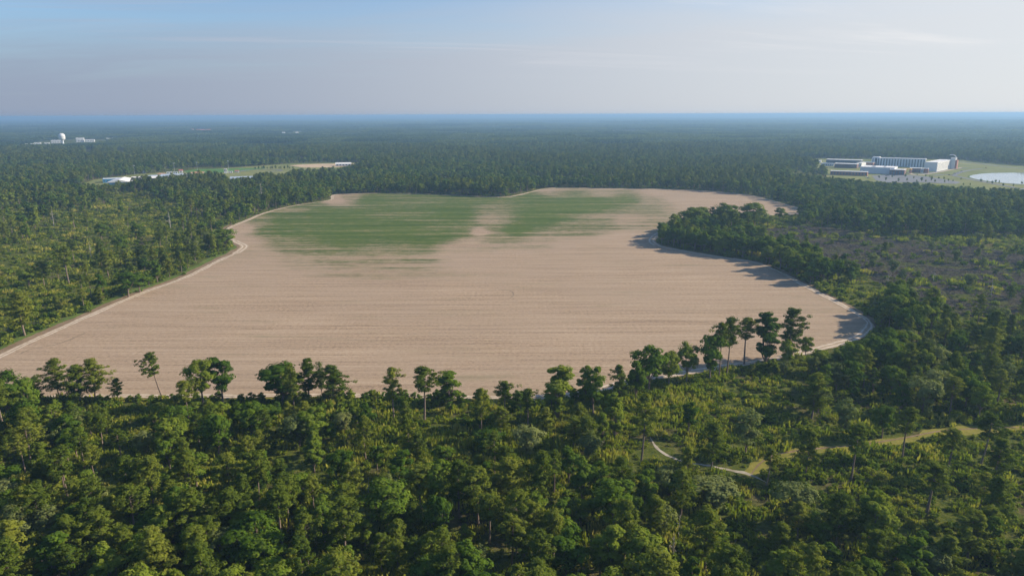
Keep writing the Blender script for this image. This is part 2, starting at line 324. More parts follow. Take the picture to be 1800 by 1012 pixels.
cg = N(t, 'ShaderNodeMapRange', i_1=0.02, i_2=0.30, i_3=0.0, i_4=0.95); L(t, crop, cg.inputs[0])
cf = math_(t, 'MULTIPLY', cm.outputs[0], cg.outputs[0])
b = N(t, 'ShaderNodeBsdfPrincipled', i_Roughness=0.95); b.inputs['Specular IOR Level'].default_value = 0.05
L(t, mix_(t, cf, soil, green), b.inputs['Base Color'])
bp = N(t, 'ShaderNodeBump', i_Strength=0.5, i_Distance=0.25); L(t, math_(t, 'ADD', st2, fine), bp.inputs['Height']); L(t, bp.outputs[0], b.inputs['Normal'])
L(t, b.outputs[0], out.inputs[0])
CS = 4.0
x0, y0 = fieldS.min(0); x1, y1 = fieldS.max(0)
nx, ny = int((x1 - x0) / CS) + 2, int((y1 - y0) / CS) + 2
gx, gy = np.meshgrid(x0 + np.arange(nx) * CS, y0 + np.arange(ny) * CS)
pts = np.c_[gx.ravel(), gy.ravel()]
cen = np.c_[(gx[:-1, :-1] + CS / 2).ravel(), (gy[:-1, :-1] + CS / 2).ravel()]
keep = inside(cen, fieldS)
idx = np.arange(nx * ny).reshape(ny, nx)
Q = np.stack([idx[:-1, :-1].ravel(), idx[:-1, 1:].ravel(), idx[1:, 1:].ravel(), idx[1:, :-1].ravel()], 1)[keep]
used = np.unique(Q); rm = np.zeros(nx * ny, int); rm[used] = np.arange(len(used))
V = np.c_[pts[used], np.full(len(used), 0.03)]
me = mkmesh('field', V, rm[Q], M['field'])
ppx, ppy = proj(V)
cr_ = np.clip((idw(ppx, ppy, CROP, 3.2, 3.0)[:, 0] - .06) / .9, 0, 1)
a = me.attributes.new('crop', 'FLOAT', 'POINT'); a.data.foreach_set('value', cr_.astype(np.float32))
tag(link('field', me), 'bare tan ploughed field with rows and a patch of young green crop', kind='structure')

def sandmat(name, dark, light, sc=0.25):
    mt, t, out = mat(name); p = position(t)
    n = math_(t, 'ADD', math_(t, 'MULTIPLY', noise(t, sc, 6, 0.65, p), 0.6), math_(t, 'MULTIPLY', noise(t, sc * 0.15, 3, 0.5, p), 0.4))
    b = N(t, 'ShaderNodeBsdfPrincipled', i_Roughness=0.95); b.inputs['Specular IOR Level'].default_value = 0.05
    L(t, ramp(t, n, [(0.35, dark), (0.62, light)]), b.inputs['Base Color']); L(t, b.outputs[0], out.inputs[0]); return mt
M['sand'] = sandmat('sandy_track', (0.38, 0.30, 0.225), (0.55, 0.46, 0.37))
mt, t, out = mat('rutted_track'); M['track'] = mt; p = position(t)
ac = math_(t, 'ABSOLUTE', N(t, 'ShaderNodeAttribute', attribute_name='across').outputs['Fac'])
rut = N(t, 'ShaderNodeMapRange', interpolation_type='SMOOTHSTEP', i_1=0.30, i_2=0.02); L(t, math_(t, 'ABSOLUTE', math_(t, 'SUBTRACT', ac, 0.45)), rut.inputs[0])
n_ = noise(t, 0.35, 6, 0.7, p)
base_ = ramp(t, n_, [(0.32, (0.250, 0.190, 0.118)), (0.5, (0.370, 0.285, 0.200)), (0.68, (0.440, 0.350, 0.258))])
pale = ramp(t, n_, [(0.3, (0.46, 0.38, 0.295)), (0.65, (0.68, 0.60, 0.50))])
b = N(t, 'ShaderNodeBsdfPrincipled', i_Roughness=0.95); b.inputs['Specular IOR Level'].default_value = 0.05
L(t, mix_(t, math_(t, 'MULTIPLY', rut.outputs[0], math_(t, 'ADD', 0.45, math_(t, 'MULTIPLY', n_, 0.9)), clamp=True), base_, pale), b.inputs['Base Color']); L(t, b.outputs[0], out.inputs[0])
M['whitesand'] = sandmat('white_sand', (0.20, 0.175, 0.11), (0.48, 0.43, 0.36))
M['bank'] = sandmat('brown_bank', (0.15, 0.105, 0.065), (0.27, 0.195, 0.125), 0.4)
M['grass'] = sandmat('verge_grass', (0.060, 0.100, 0.018), (0.135, 0.175, 0.036), 0.5)
M['drygrass'] = sandmat('dry_trail_grass', (0.115, 0.128, 0.024), (0.245, 0.215, 0.048), 0.6)
M['lawn'] = sandmat('mown_lawn', (0.120, 0.150, 0.040), (0.240, 0.235, 0.085), 0.03)
M['tanfield'] = sandmat('tan_stubble', (0.40, 0.29, 0.18), (0.60, 0.46, 0.31), 0.03)
M['asphalt'] = sandmat('grey_asphalt', (0.150, 0.155, 0.165), (0.220, 0.225, 0.235), 0.05)
M['clay'] = sandmat('red_clay', (0.40, 0.20, 0.11), (0.55, 0.30, 0.18), 0.05)
mt, t, out = mat('cut_over_soil'); M['cut'] = mt
p = position(t); n1 = noise(t, 0.03, 6, 0.65, p); n2 = noise(t, 0.5, 5, 0.7, p)
dk = ramp(t, n2, [(0.3, (0.036, 0.032, 0.025)), (0.6, (0.074, 0.065, 0.050)), (0.8, (0.125, 0.110, 0.088))])
gr = ramp(t, n2, [(0.3, (0.040, 0.055, 0.012)), (0.7, (0.105, 0.115, 0.028))])
mr = N(t, 'ShaderNodeMapRange', interpolation_type='SMOOTHSTEP', i_1=0.47, i_2=0.62); L(t, n1, mr.inputs[0])
b = N(t, 'ShaderNodeBsdfPrincipled', i_Roughness=1.0); b.inputs['Specular IOR Level'].default_value = 0.0; L(t, mix_(t, mr.outputs[0], dk, gr), b.inputs['Base Color']); L(t, b.outputs[0], out.inputs[0])

seg = len(fieldS)
fpx, fpy = proj(np.c_[fieldS, np.zeros(seg)])
wid = 4.6 + 1.2 * np.sin(np.arange(seg) * 0.21)
wid = np.where((fpy > 640) & (fpx > 930), 7.0, wid)
wid = np.where((fpx > 1380) & (fpy > 570) & (fpx < 1530), 6.5, wid)
wid = np.where((fpy > 690) & (fpx < 930), 4.4, wid)
wid = np.where((fpx < 400) & (fpy < 690), 5.2, wid)
wid = np.where(np.hypot(fpx - 426, (fpy - 435) * 2) < 25, 8.0, wid)
wid = np.where(np.hypot(fpx - 1148, (fpy - 421) * 2) < 22, 8.0, wid)
ribbon('sandy_track', fieldS, wid, 0.10, M['track'], True, off=0.0, wob=0.5, label='pale sandy farm track running all round the field edge')
li = [i for i in range(seg) if fpx[i] < 440 and 395 < fpy[i] < 690]
i0 = li[0]; ln = fieldS[i0:li[-1] + 1]
def signed_off(line, d):   # metres outside the field
    mid = line[len(line) // 2]; T = line[len(line) // 2 + 1] - line[len(line) // 2 - 1]; Nn = np.array([-T[1], T[0]]) / np.hypot(*T)
    return -d if inside([mid + Nn * 4], fieldS)[0] else d
ribbon('earth_bank', ln, 5.0, 0.05, M['bank'], off=signed_off(ln, 4.6), wob=0.8, label='brown bare earth bank beside the left stretch of track', seed=3)
ribbon('verge_path', ln, 6.5, 0.03, M['grass'], off=signed_off(ln, 9.5), wob=1.2, label='bright green grass verge beyond the brown bank', seed=4)
li2 = [i for i in range(seg) if fpy[i] > 685 and -100 < fpx[i] < 980]
ln2 = fieldS[li2[0]:li2[-1] + 1]
ribbon('roadside_path', ln2, 2.6, 0.04, M['drygrass'], off=signed_off(ln2, 3.4), wob=0.8, label='yellow grass verge along the near side of the field track', seed=5)
ri = [i for i in range(seg) if fpx[i] > 1150 and 425 < fpy[i] < 585]
ln3 = fieldS[ri[0]:ri[-1] + 1]
ribbon('sand_edge_path', ln3, 3.0, 0.05, M['bank'], off=signed_off(ln3, 3.6), wob=0.6, label='brown strip between track and trees on the far side', seed=6)
ribbon('sand_path', SANDPATH, np.interp(np.linspace(0, 1, len(SANDPATH)), [0, .5, 1], [1.0, 1.1, 2.1]), 0.08, M['whitesand'], wob=0.6, step=1.5, fade=True, label='white sandy footpath curving through the scrub')
ribbon('grass_trail_path', GRASSTRAIL, 5.6, 0.05, M['drygrass'], wob=1.4, label='yellow mown grass trail crossing the scrub')
ribbon('wheel_rut_path', GRASSTRAIL, 0.9, 0.07, M['bank'], off=1.0, wob=0.35, label='worn wheel rut along the yellow grass trail', seed=8)
M['damp'] = sandmat('damp_soil', (0.20, 0.155, 0.105), (0.27, 0.205, 0.14), 0.5)
ribbon('tyre_mark_path', smooth_open(GA([(876, 509), (888, 509), (897, 511), (902, 515), (902, 520), (896, 524)]), 5), 1.0, 0.05, M['damp'], wob=0.2, step=1.0, label='curved dark tyre mark in the middle of the bare field')
ribbon('turning_mark_path', smooth_open(GA([(35, 622), (60, 612), (90, 607), (120, 598), (150, 585)]), 5), 1.2, 0.05, M['damp'], wob=0.4, step=1.5, label='dark turning mark at the left corner of the field', seed=12)
sheet('cut_over_land', CLEARCUT, 0.03, M['cut'], 'dark cleared logging land with brown debris and green patches')
sheet('campus_lawn', CAMPUS, 0.10, M['lawn'], 'wide mown lawn around the white campus buildings')
sheet('school_lawn', SCHOOL, 0.10, M['lawn'], 'mown sports ground around the blue walled school')
sheet('stubble_field', GAPS[0], 0.10, M['tanfield'], 'small tan field glimpsed behind the trees past the field')
sheet('distant_tan_field', GA([(508, 291), (525, 289.6), (560, 288.2), (620, 287.4), (640, 290), (590, 294), (535, 295)]), 0.2, M['tanfield'], 'tan bare field beyond the sports ground')
sheet('green_pitch_land', GA([(322, 301), (345, 297.6), (440, 295.5), (470, 296), (430, 301), (370, 305), (335, 305)]), 0.2, sandmat('pitch_grass', (0.07, 0.15, 0.03), (0.10, 0.2, 0.04), 0.03), 'bright green sports pitch beside the school')
sheet('clay_infield_land', GA([(331, 303.6), (342, 302), (360, 302.2), (358, 304.6), (340, 305)]), 0.3, M['clay'], 'red clay baseball infield by the green pitch')
sheet('clay_diamond_land', GA([(274, 306.2), (280, 304.6), (291, 304.4), (290, 306.6)]), 0.3, M['clay'], 'smaller red clay infield behind the school roofs')
ribbon('running_track_path', smooth_open(GA([(420, 302), (436, 299), (460, 298), (486, 298.6), (494, 300.5), (470, 302.5)]), 5), 9, 0.3, M['asphalt'], wob=0.2, label='grey running track curving across the sports ground')
sheet('parking_road', GA([(1532, 309), (1560, 307.4), (1598, 307.6), (1640, 312), (1690, 320.5), (1680, 323.5), (1620, 321), (1560, 321), (1540, 317)]), 0.2, M['asphalt'], 'grey asphalt car park below the campus hall')
for nm, pl, w_, lb in [('campus_road', [(1600, 306), (1625, 305.5), (1645, 303), (1668, 299), (1685, 296.5), (1702, 295.5)], 9, 'grey campus road passing the white residence'),
                       ('loop_road', [(1640, 309), (1660, 307), (1676, 308), (1688, 303), (1708, 299), (1727, 296.5)], 9, 'grey loop road between lawn and pond'),
                       ('pond_road', [(1672, 308), (1700, 314), (1730, 320), (1765, 326.5), (1800, 333), (1860, 342)], 9, 'grey road skirting the near side of the pond'),
                       ('back_road', [(1676, 284), (1720, 288), (1770, 294), (1800, 297), (1900, 306)], 9, 'grey road along the far wood behind the pond'),
                       ('hall_path', [(1596, 303), (1612, 308), (1650, 303), (1690, 295)], 5, 'pale pavement in front of the white residence')]:
    ribbon(nm, smooth_open(GA(pl), 5), w_, 0.28 if nm != 'hall_path' else 0.36, M['asphalt'] if nm != 'hall_path' else M['sand'], wob=0.1, label=lb)
mt, t, out = mat('pond_water'); M['water'] = mt
b = N(t, 'ShaderNodeBsdfPrincipled', i_Roughness=0.06); b.inputs['Base Color'].default_value = (0.30, 0.33, 0.33, 1)
p = position(t); bp = N(t, 'ShaderNodeBump', i_Strength=0.12, i_Distance=0.06); L(t, noise(t, 0.8, 3, 0.6, p), bp.inputs['Height']); L(t, bp.outputs[0], b.inputs['Normal'])
L(t, b.outputs[0], out.inputs[0])
sheet('pond_water', POND, 0.35, M['water'], 'pale reflecting pond on the campus lawn')
ribbon('pond_bank', POND, 7, 0.3, M['grass'], True, off=0, wob=0.4, label='green bank ringing the campus pond')

# ------------------------------------------------------------------ tree models
def tube(pts, rad, n=6):
    pts = np.asarray(pts, float); k = len(pts); V = []; Fc = []
    for i in range(k):
        d = pts[min(i + 1, k - 1)] - pts[max(i - 1, 0)]; d /= max(np.linalg.norm(d), 1e-6)
        a = np.cross(d, [0.3, 0.9, 0.1] if abs(d[2]) > .7 else [0, 0, 1]); a /= np.linalg.norm(a); b = np.cross(d, a)
        for j in range(n):
            th = 2 * math.pi * j / n
            V.append(pts[i] + rad[i] * (math.cos(th) * a + math.sin(th) * b))
    for i in range(k - 1):
        for j in range(n):
            Fc.append((i * n + j, i * n + (j + 1) % n, (i + 1) * n + (j + 1) % n, (i + 1) * n + j))
    return np.array(V), Fc
class Wood:
    def __init__(s): s.V = []; s.F = []; s.n = 0
    def add(s, pts, rad, n=6):
        V, Fc = tube(pts, rad, n); s.V.append(V); s.F += [tuple(i + s.n for i in f) for f in Fc]; s.n += len(V)
def unit(n, rg):
    u = rg.normal(size=(n, 3)); return u / np.linalg.norm(u, axis=1)[:, None]
def leaves(C, CR, per, s, asp, rg, flat=0.7, upb=0.35, jit=0.6, tv=0.5, ctr=None):
    """diamond leaf sprays round clump centres C (radii CR)"""
    n = len(C) * per; cid = np.repeat(np.arange(len(C)), per)
    u = unit(n, rg); r = CR[cid] * (0.45 + 0.55 * rg.random(n) ** 0.5)
    P = C[cid] + u * r[:, None] * np.array([1, 1, flat])
    nn = u + np.array([0, 0, upb]) + rg.normal(0, jit, (n, 3))
    if ctr is not None:
        o_ = P - np.asarray(ctr); nn += 0.8 * o_ / np.maximum(np.linalg.norm(o_, axis=1), 1e-6)[:, None]
    nn /= np.linalg.norm(nn, axis=1)[:, None]
    tt = np.cross(nn, unit(n, rg)); tt /= np.maximum(np.linalg.norm(tt, axis=1), 1e-6)[:, None]; bb = np.cross(nn, tt)
    sz = s * (0.7 + 0.6 * rg.random(n)); a = tt * sz[:, None]; b_ = bb * (sz * asp)[:, None]
    V = np.stack([P - a, P - b_, P + a * 0.9, P + b_], 1).reshape(-1, 3)
    Fq = np.arange(n * 4).reshape(n, 4)
    ct = rg.random(len(C)); tint = np.clip(ct[cid] * tv + (1 - tv) * rg.random(n), 0, 1)
    return V, Fq, np.repeat(tint, 4)
def pine(seed, h=20, cb=0.5, R=3.6, nb=34, per=26, s=0.35, top=0.75, lean=0.0, k0=2, lod=0, st=0.22):
    rg = np.random.default_rng(seed); w = Wood(); bend = rg.normal(0, 0.25, 2)
    def ax(z):
        q = z / h; return np.array([bend[0] * q * (1 - q) * 3 + lean * h * q ** 1.3, bend[1] * q * (1 - q) * 3, z])
    zs = np.linspace(0, h * 0.985, 7 if not lod else 4)
    w.add([ax(z) for z in zs], [0.30 * (h / 20) * (1 - 0.86 * z / h) + 0.02 for z in zs], 7 if not lod else 4)
    C = []; CR = []; az = rg.random() * 6.28; az0 = rg.random() * 6.28
    for i in range(nb):
        q = (i + rg.random()) / nb; z = h * (cb + (1 - cb) * q ** 0.95)
        pr = math.sin(math.pi * min(1, st + top * q)) ** 0.8
        az += 2.4 + rg.normal(0, 0.5); Ln = R * pr * (0.38 + 0.8 * rg.random()) * (1 + .3 * math.cos(az - az0 + 3 * q))
        d = np.array([math.cos(az), math.sin(az), 0]); o = ax(z); sl_ = rg.uniform(-0.05, 0.42)
        e = o + d * Ln + np.array([0, 0, Ln * sl_]); mid = o + d * Ln * .5 + np.array([0, 0, Ln * sl_ * .25])
        if not lod or i % 4 == 0: w.add([o, mid, e], [0.055, 0.035, 0.012], 3)
        for k in range(k0 + (rg.random() < .5)):
            f = 1.0 - 0.30 * k + rg.normal(0, .06)
            if f < .2: continue
            C.append(o + (e - o) * f + rg.normal(0, [.25, .25, .12]) + np.array([0, 0, .15])); CR.append(rg.uniform(.55, 1.2) * (0.75 + .25 * R / 3.6))
    for k in range(4): C.append(ax(h) + rg.normal(0, [.4, .4, .3]) - np.array([0, 0, .3 * k])); CR.append(.6)
    return w, leaves(np.array(C), np.array(CR), per, s, 0.42, rg, 0.6, 0.4, 0.34, ctr=ax(h * (cb + .4 * (1 - cb))))
def broad(seed, h=15, R=4.2, base=0.28, nl=12, ncl=9, per=56, s=0.31, column=0.0, lod=0, ragged=0.25):
    rg = np.random.default_rng(seed); w = Wood()
    zc_ = h * (base + (1 - base) * 0.5); hz = h * (1 - base) * 0.5
    tz = [0, h * base * .6, h * base, h * (base + .25)]
    off = rg.normal(0, 0.25, 2); w.add([np.array([off[0] * z / h * 2, off[1] * z / h * 2, z]) for z in tz], [0.30 * h / 15, 0.24 * h / 15, 0.2 * h / 15, 0.1], 7 if not lod else 4)
    fork = np.array([off[0] * base * 2, off[1] * base * 2, h * base * 0.9]); C = []; CR = []
    lz = np.linspace(-0.78, 0.86, nl) + rg.normal(0, .08, nl); az = rg.random() * 6.28
    for i in range(nl):
        q = lz[i]; wr = math.sqrt(max(0.05, 1 - abs(q) ** 2.2)) * (1 if q > -.3 or column else .85)
        az += 2.4 + rg.normal(0, .35); rad = R * wr * rg.uniform(.35, .72)
        lc = np.array([math.cos(az) * rad, math.sin(az) * rad, zc_ + hz * q * .85]); lr = R * rg.uniform(.32, .46) * (1 + ragged * rg.normal())
        lr = max(lr, .22 * R)
        if not lod or i % 3 == 0: w.add([fork, (fork + lc) / 2 + rg.normal(0, .25, 3), lc], [0.12 * h / 15, 0.08, 0.03], 4)
        u = unit(ncl, rg); u[:, 2] = np.abs(u[:, 2]) * 1.0 - .25
        C.append(lc + u * lr * rg.uniform(.55, 1.0, (ncl, 1))); CR.append(np.full(ncl, lr * .54) * rg.uniform(.65, 1.3, ncl))
    return w, leaves(np.vstack(C), np.concatenate(CR), per, s, 0.62, rg, 0.8, 0.3, 0.32, ctr=(0, 0, zc_ - hz * .2))
def shrub(seed, r=1.0, h=1.1, ncl=9, per=16, s=0.20):
    rg = np.random.default_rng(seed); a = rg.random(ncl) * 6.28; q = rg.random(ncl) ** .6
    C = np.c_[np.cos(a) * q * r * .75, np.sin(a) * q * r * .75, h * (.25 + .55 * rg.random(ncl) * (1.1 - .6 * q))]
    w = Wood()
    for i in range(0, ncl, 3): w.add([(0, 0, -.1), C[i] * .6, C[i]], [.04, .03, .01], 3)
    return w, leaves(C, rg.uniform(.28, .48, ncl) * r, per, s, 0.6, rg, 0.8, 0.35, 0.4)
def weeds(seed, n=70):
    rg = np.random.default_rng(seed); P = np.c_[rg.normal(0, .7, (n, 2)), np.zeros(n)]; h = rg.uniform(.5, 1.3, n)
    tip = P + np.c_[rg.normal(0, .18, (n, 2)), h]; a = rg.random(n) * 6.28; sd = np.c_[np.cos(a), np.sin(a), np.zeros(n)] * .14
    mid = P * .4 + tip * .6
    V = np.stack([P - [0, 0, .1], mid - sd, tip, mid + sd], 1).reshape(-1, 3)
    return Wood(), (V, np.arange(n * 4).reshape(n, 4), np.repeat(rg.random(n), 4))
def build(name, wl, leaf, bark='bark'):
    """two meshes for a tree that has parts, and one joined mesh for the woodland mass"""
    w, (V, Fq, T) = wl
    d = {}
    cm_ = mkmesh(name + '_crown', V, Fq, M[leaf], tint=T); d['crown'] = cm_
    if w.n:
        WV = np.vstack(w.V); d['trunk'] = mkmesh(name + '_trunk', WV, w.F, M[bark], smooth=True)
        J = mkmesh(name, np.vstack([V, WV]), Fq.tolist() + [tuple(i + len(V) for i in f) for f in w.F], [M[leaf], M[bark]],
                   np.r_[np.zeros(len(Fq)), np.ones(len(w.F))], np.r_[T, np.zeros(len(WV))])
        d['joined'] = J
    else: d['joined'] = cm_
    d['h'] = V[:, 2].max(); d['r'] = np.percentile(np.hypot(V[:, 0], V[:, 1]), 92)
    return d
PROTO = {'pine': [], 'broad': [], 'grey': [], 'vine': [], 'lone': []}
for i, (h, cb, R, nb) in enumerate([(20, .34, 3.8, 50), (19, .26, 3.9, 56), (21, .54, 3.6, 38), (18, .22, 3.8, 56), (20, .57, 3.8, 36), (17, .20, 3.5, 54), (19, .32, 4.2, 54), (22, .40, 3.9, 48), (20, .50, 4.0, 42)]):
    PROTO['pine'].append(build('pine_model', pine(100 + i, h, cb, R, nb, per=38), 'pine'))
for i, (h, R) in enumerate([(12, 3.0), (10, 2.4)]): PROTO['pine'].append(build('young_pine_model', pine(150 + i, h, .10, R, 46, per=34, s=.3, top=.56, st=.42), 'pine'))
for i, (h, R, ba) in enumerate([(15, 4.2, .25), (13, 3.8, .2), (16, 4.6, .3), (14, 3.4, .15), (12, 3.6, .2), (17, 4.0, .28), (14, 4.8, .28)]):
    PROTO['broad'].append(build('broadleaf_model', broad(200 + i, h, R, ba), 'broad'))
for i, (h, R, ba) in enumerate([(13, 3.6, .18), (11, 3.2, .15), (14, 3.2, .2)]):
    PROTO['grey'].append(build('grey_leaf_model', broad(300 + i, h, R, ba, nl=11, per=44, s=.28, ragged=.4), 'grey'))
for i, (h, R) in enumerate([(15, 2.6), (17, 2.3), (13, 2.2)]):
    PROTO['vine'].append(build('vine_tree_model', broad(400 + i, h, R, .04, nl=15, ncl=9, per=46, s=.28, column=1, ragged=.3), 'broad'))
def snag(seed, h=11):
    rg = np.random.default_rng(seed); w = Wood(); b_ = rg.normal(0, .4, 2)
    ax = lambda z: np.array([b_[0] * (z / h) ** 2, b_[1] * (z / h) ** 2, z])
    zs = np.linspace(0, h, 6); w.add([ax(z) for z in zs], [.2 * (1 - .85 * z / h) + .02 for z in zs], 6)
    tw = Wood()
    for k in range(22):
        z = h * rg.uniform(.3, .97); a = rg.random() * 6.28; Ln = rg.uniform(.8, 2.6) * (1.2 - z / h); o = ax(z); d = np.array([math.cos(a), math.sin(a), rg.uniform(.2, .9)])
        e = o + d * Ln; tw.add([o, o + d * Ln * .5 + rg.normal(0, .08, 3), e], [.07, .05, .02], 4)
        for q in range(3):
            f = o + (e - o) * rg.uniform(.4, .95); tw.add([f, f + (d + rg.normal(0, .7, 3)) * Ln * .35], [.035, .012], 3)
    return mkmesh('snag_trunk', np.vstack(w.V), w.F, M['deadwood'], smooth=True), mkmesh('snag_branches', np.vstack(tw.V), tw.F, M['deadwood'], smooth=True)
SNAG = [snag(800 + i) for i in range(3)]
LODP = [build('mid_pine_model', pine(500 + i, 20, [.5, .42, .58, .45][i], [3.6, 3.9, 3.4, 3.3][i], 24, per=9, s=.72, lod=1), 'pine') for i in range(4)]
LODB = [build('mid_broadleaf_model', broad(520 + i, [15, 14, 16, 13, 15][i], [4.4, 4.0, 4.8, 3.6, 4.2][i], .15, nl=10, ncl=6, per=11, s=.75, lod=1), 'broad') for i in range(5)]
LODG = [build('mid_grey_model', broad(540 + i, 13, 3.4, .12, nl=9, ncl=6, per=10, s=.7, lod=1), 'grey') for i in range(2)]
SHR = [build('shrub_model', shrub(600 + i), 'scrub') for i in range(5)]
WEE = [build('weed_model', weeds(620 + i), 'weed') for i in range(3)]
def slash(seed):
    rg = np.random.default_rng(seed); w = Wood()
    for k in range(9):
        a = rg.random() * 6.28; c0 = np.r_[rg.normal(0, 1.3, 2), .15 + .2 * rg.random()]; d = np.array([math.cos(a), math.sin(a), rg.normal(0, .18)]) * rg.uniform(.6, 2.0)
        w.add([c0 - d, c0, c0 + d], [.11, .09, .03], 4)
    return mkmesh('slash_model', np.vstack(w.V), w.F, M['slash'])
SLA = [slash(640 + i) for i in range(3)]

# ------------------------------------------------------------------ woodland masses through geometry nodes
def instancer(name, meshes, pts, pid, rot, scl, label, cat):
    """one object that scatters the given meshes on its points"""
    coln = bpy.data.collections.new(name + '_models')
    for i, me_ in enumerate(meshes):
        o = bpy.data.objects.new('%s_model_%03d' % (name, i), me_); coln.objects.link(o)
    me = bpy.data.meshes.new(name); me.from_pydata(np.asarray(pts).tolist(), [], [])
    for an, ty, arr, fld in (('pid', 'INT', np.asarray(pid, np.int32), 'value'), ('rot', 'FLOAT', np.asarray(rot, np.float32), 'value'), ('scl', 'FLOAT_VECTOR', np.asarray(scl, np.float32).ravel(), 'vector')):
        a = me.attributes.new(an, ty, 'POINT'); a.data.foreach_set(fld, arr)
    o = link(name, me); tag(o, label, cat, kind='stuff')
    ng = bpy.data.node_groups.new(name + '_nodes', 'GeometryNodeTree')
    ng.interface.new_socket('Geometry', in_out='INPUT', socket_type='NodeSocketGeometry'); ng.interface.new_socket('Geometry', in_out='OUTPUT', socket_type='NodeSocketGeometry')
    gi = ng.nodes.new('NodeGroupInput'); go = ng.nodes.new('NodeGroupOutput'); ip = ng.nodes.new('GeometryNodeInstanceOnPoints')
    ci = ng.nodes.new('GeometryNodeCollectionInfo'); ci.inputs[0].default_value = coln; ci.inputs[1].default_value = True; ci.inputs[2].default_value = True
    def attr(nm, ty):
        n = ng.nodes.new('GeometryNodeInputNamedAttribute'); n.data_type = ty; n.inputs[0].default_value = nm; return n.outputs[0]
    cx_ = ng.nodes.new('ShaderNodeCombineXYZ')
    k = ng.links.new
    k(gi.outputs[0], ip.inputs['Points']); k(ci.outputs[0], ip.inputs['Instance']); ip.inputs['Pick Instance'].default_value = True
    k(attr('pid', 'INT'), ip.inputs['Instance Index']); k(attr('rot', 'FLOAT'), cx_.inputs[2]); k(cx_.outputs[0], ip.inputs['Rotation'])
    k(attr('scl', 'FLOAT_VECTOR'), ip.inputs['Scale']); k(ip.outputs[0], go.inputs[0])
    md = o.modifiers.new('scatter', 'NODES'); md.node_group = ng
    return o

def jgrid(cell, y0, y1, umax=1080):
    """jittered grid over the view wedge between depths y0..y1"""
    xm = umax / F * y1 * 1.05
    xs = np.arange(-xm, xm, cell); ys = np.arange(y0, y1, cell)
    a, b_ = np.meshgrid(xs, ys); P = np.c_[a.ravel(), b_.ravel()] + RNG.uniform(-.45, .45, (a.size, 2)) * cell
    return P[np.abs(P[:, 0]) < umax / F * (P[:, 1] * cp + CAMH * sp) + 10]
HOLES = [GA([(x - 9, 262), (x + 9, 262), (x + 7, y), (x - 7, y)]) for x, y in ((243, 268), (262, 267), (213, 278), (157, 279))]
NOTREE = [CAMPUS, SCHOOL] + GAPS + HOLES
def free(P, margin=3.0, holes=None):
    ok = ~inside(P, fieldC)
    near = ok.copy(); near[ok] = dist_poly(P[ok], fieldC) > margin; ok &= near
    for q in (NOTREE if holes is None else holes): ok &= ~inside(P, q)
    return ok
NATURAL = {'pine': 20.0, 'broad': 14.5, 'grey': 12.5, 'vine': 15.0}

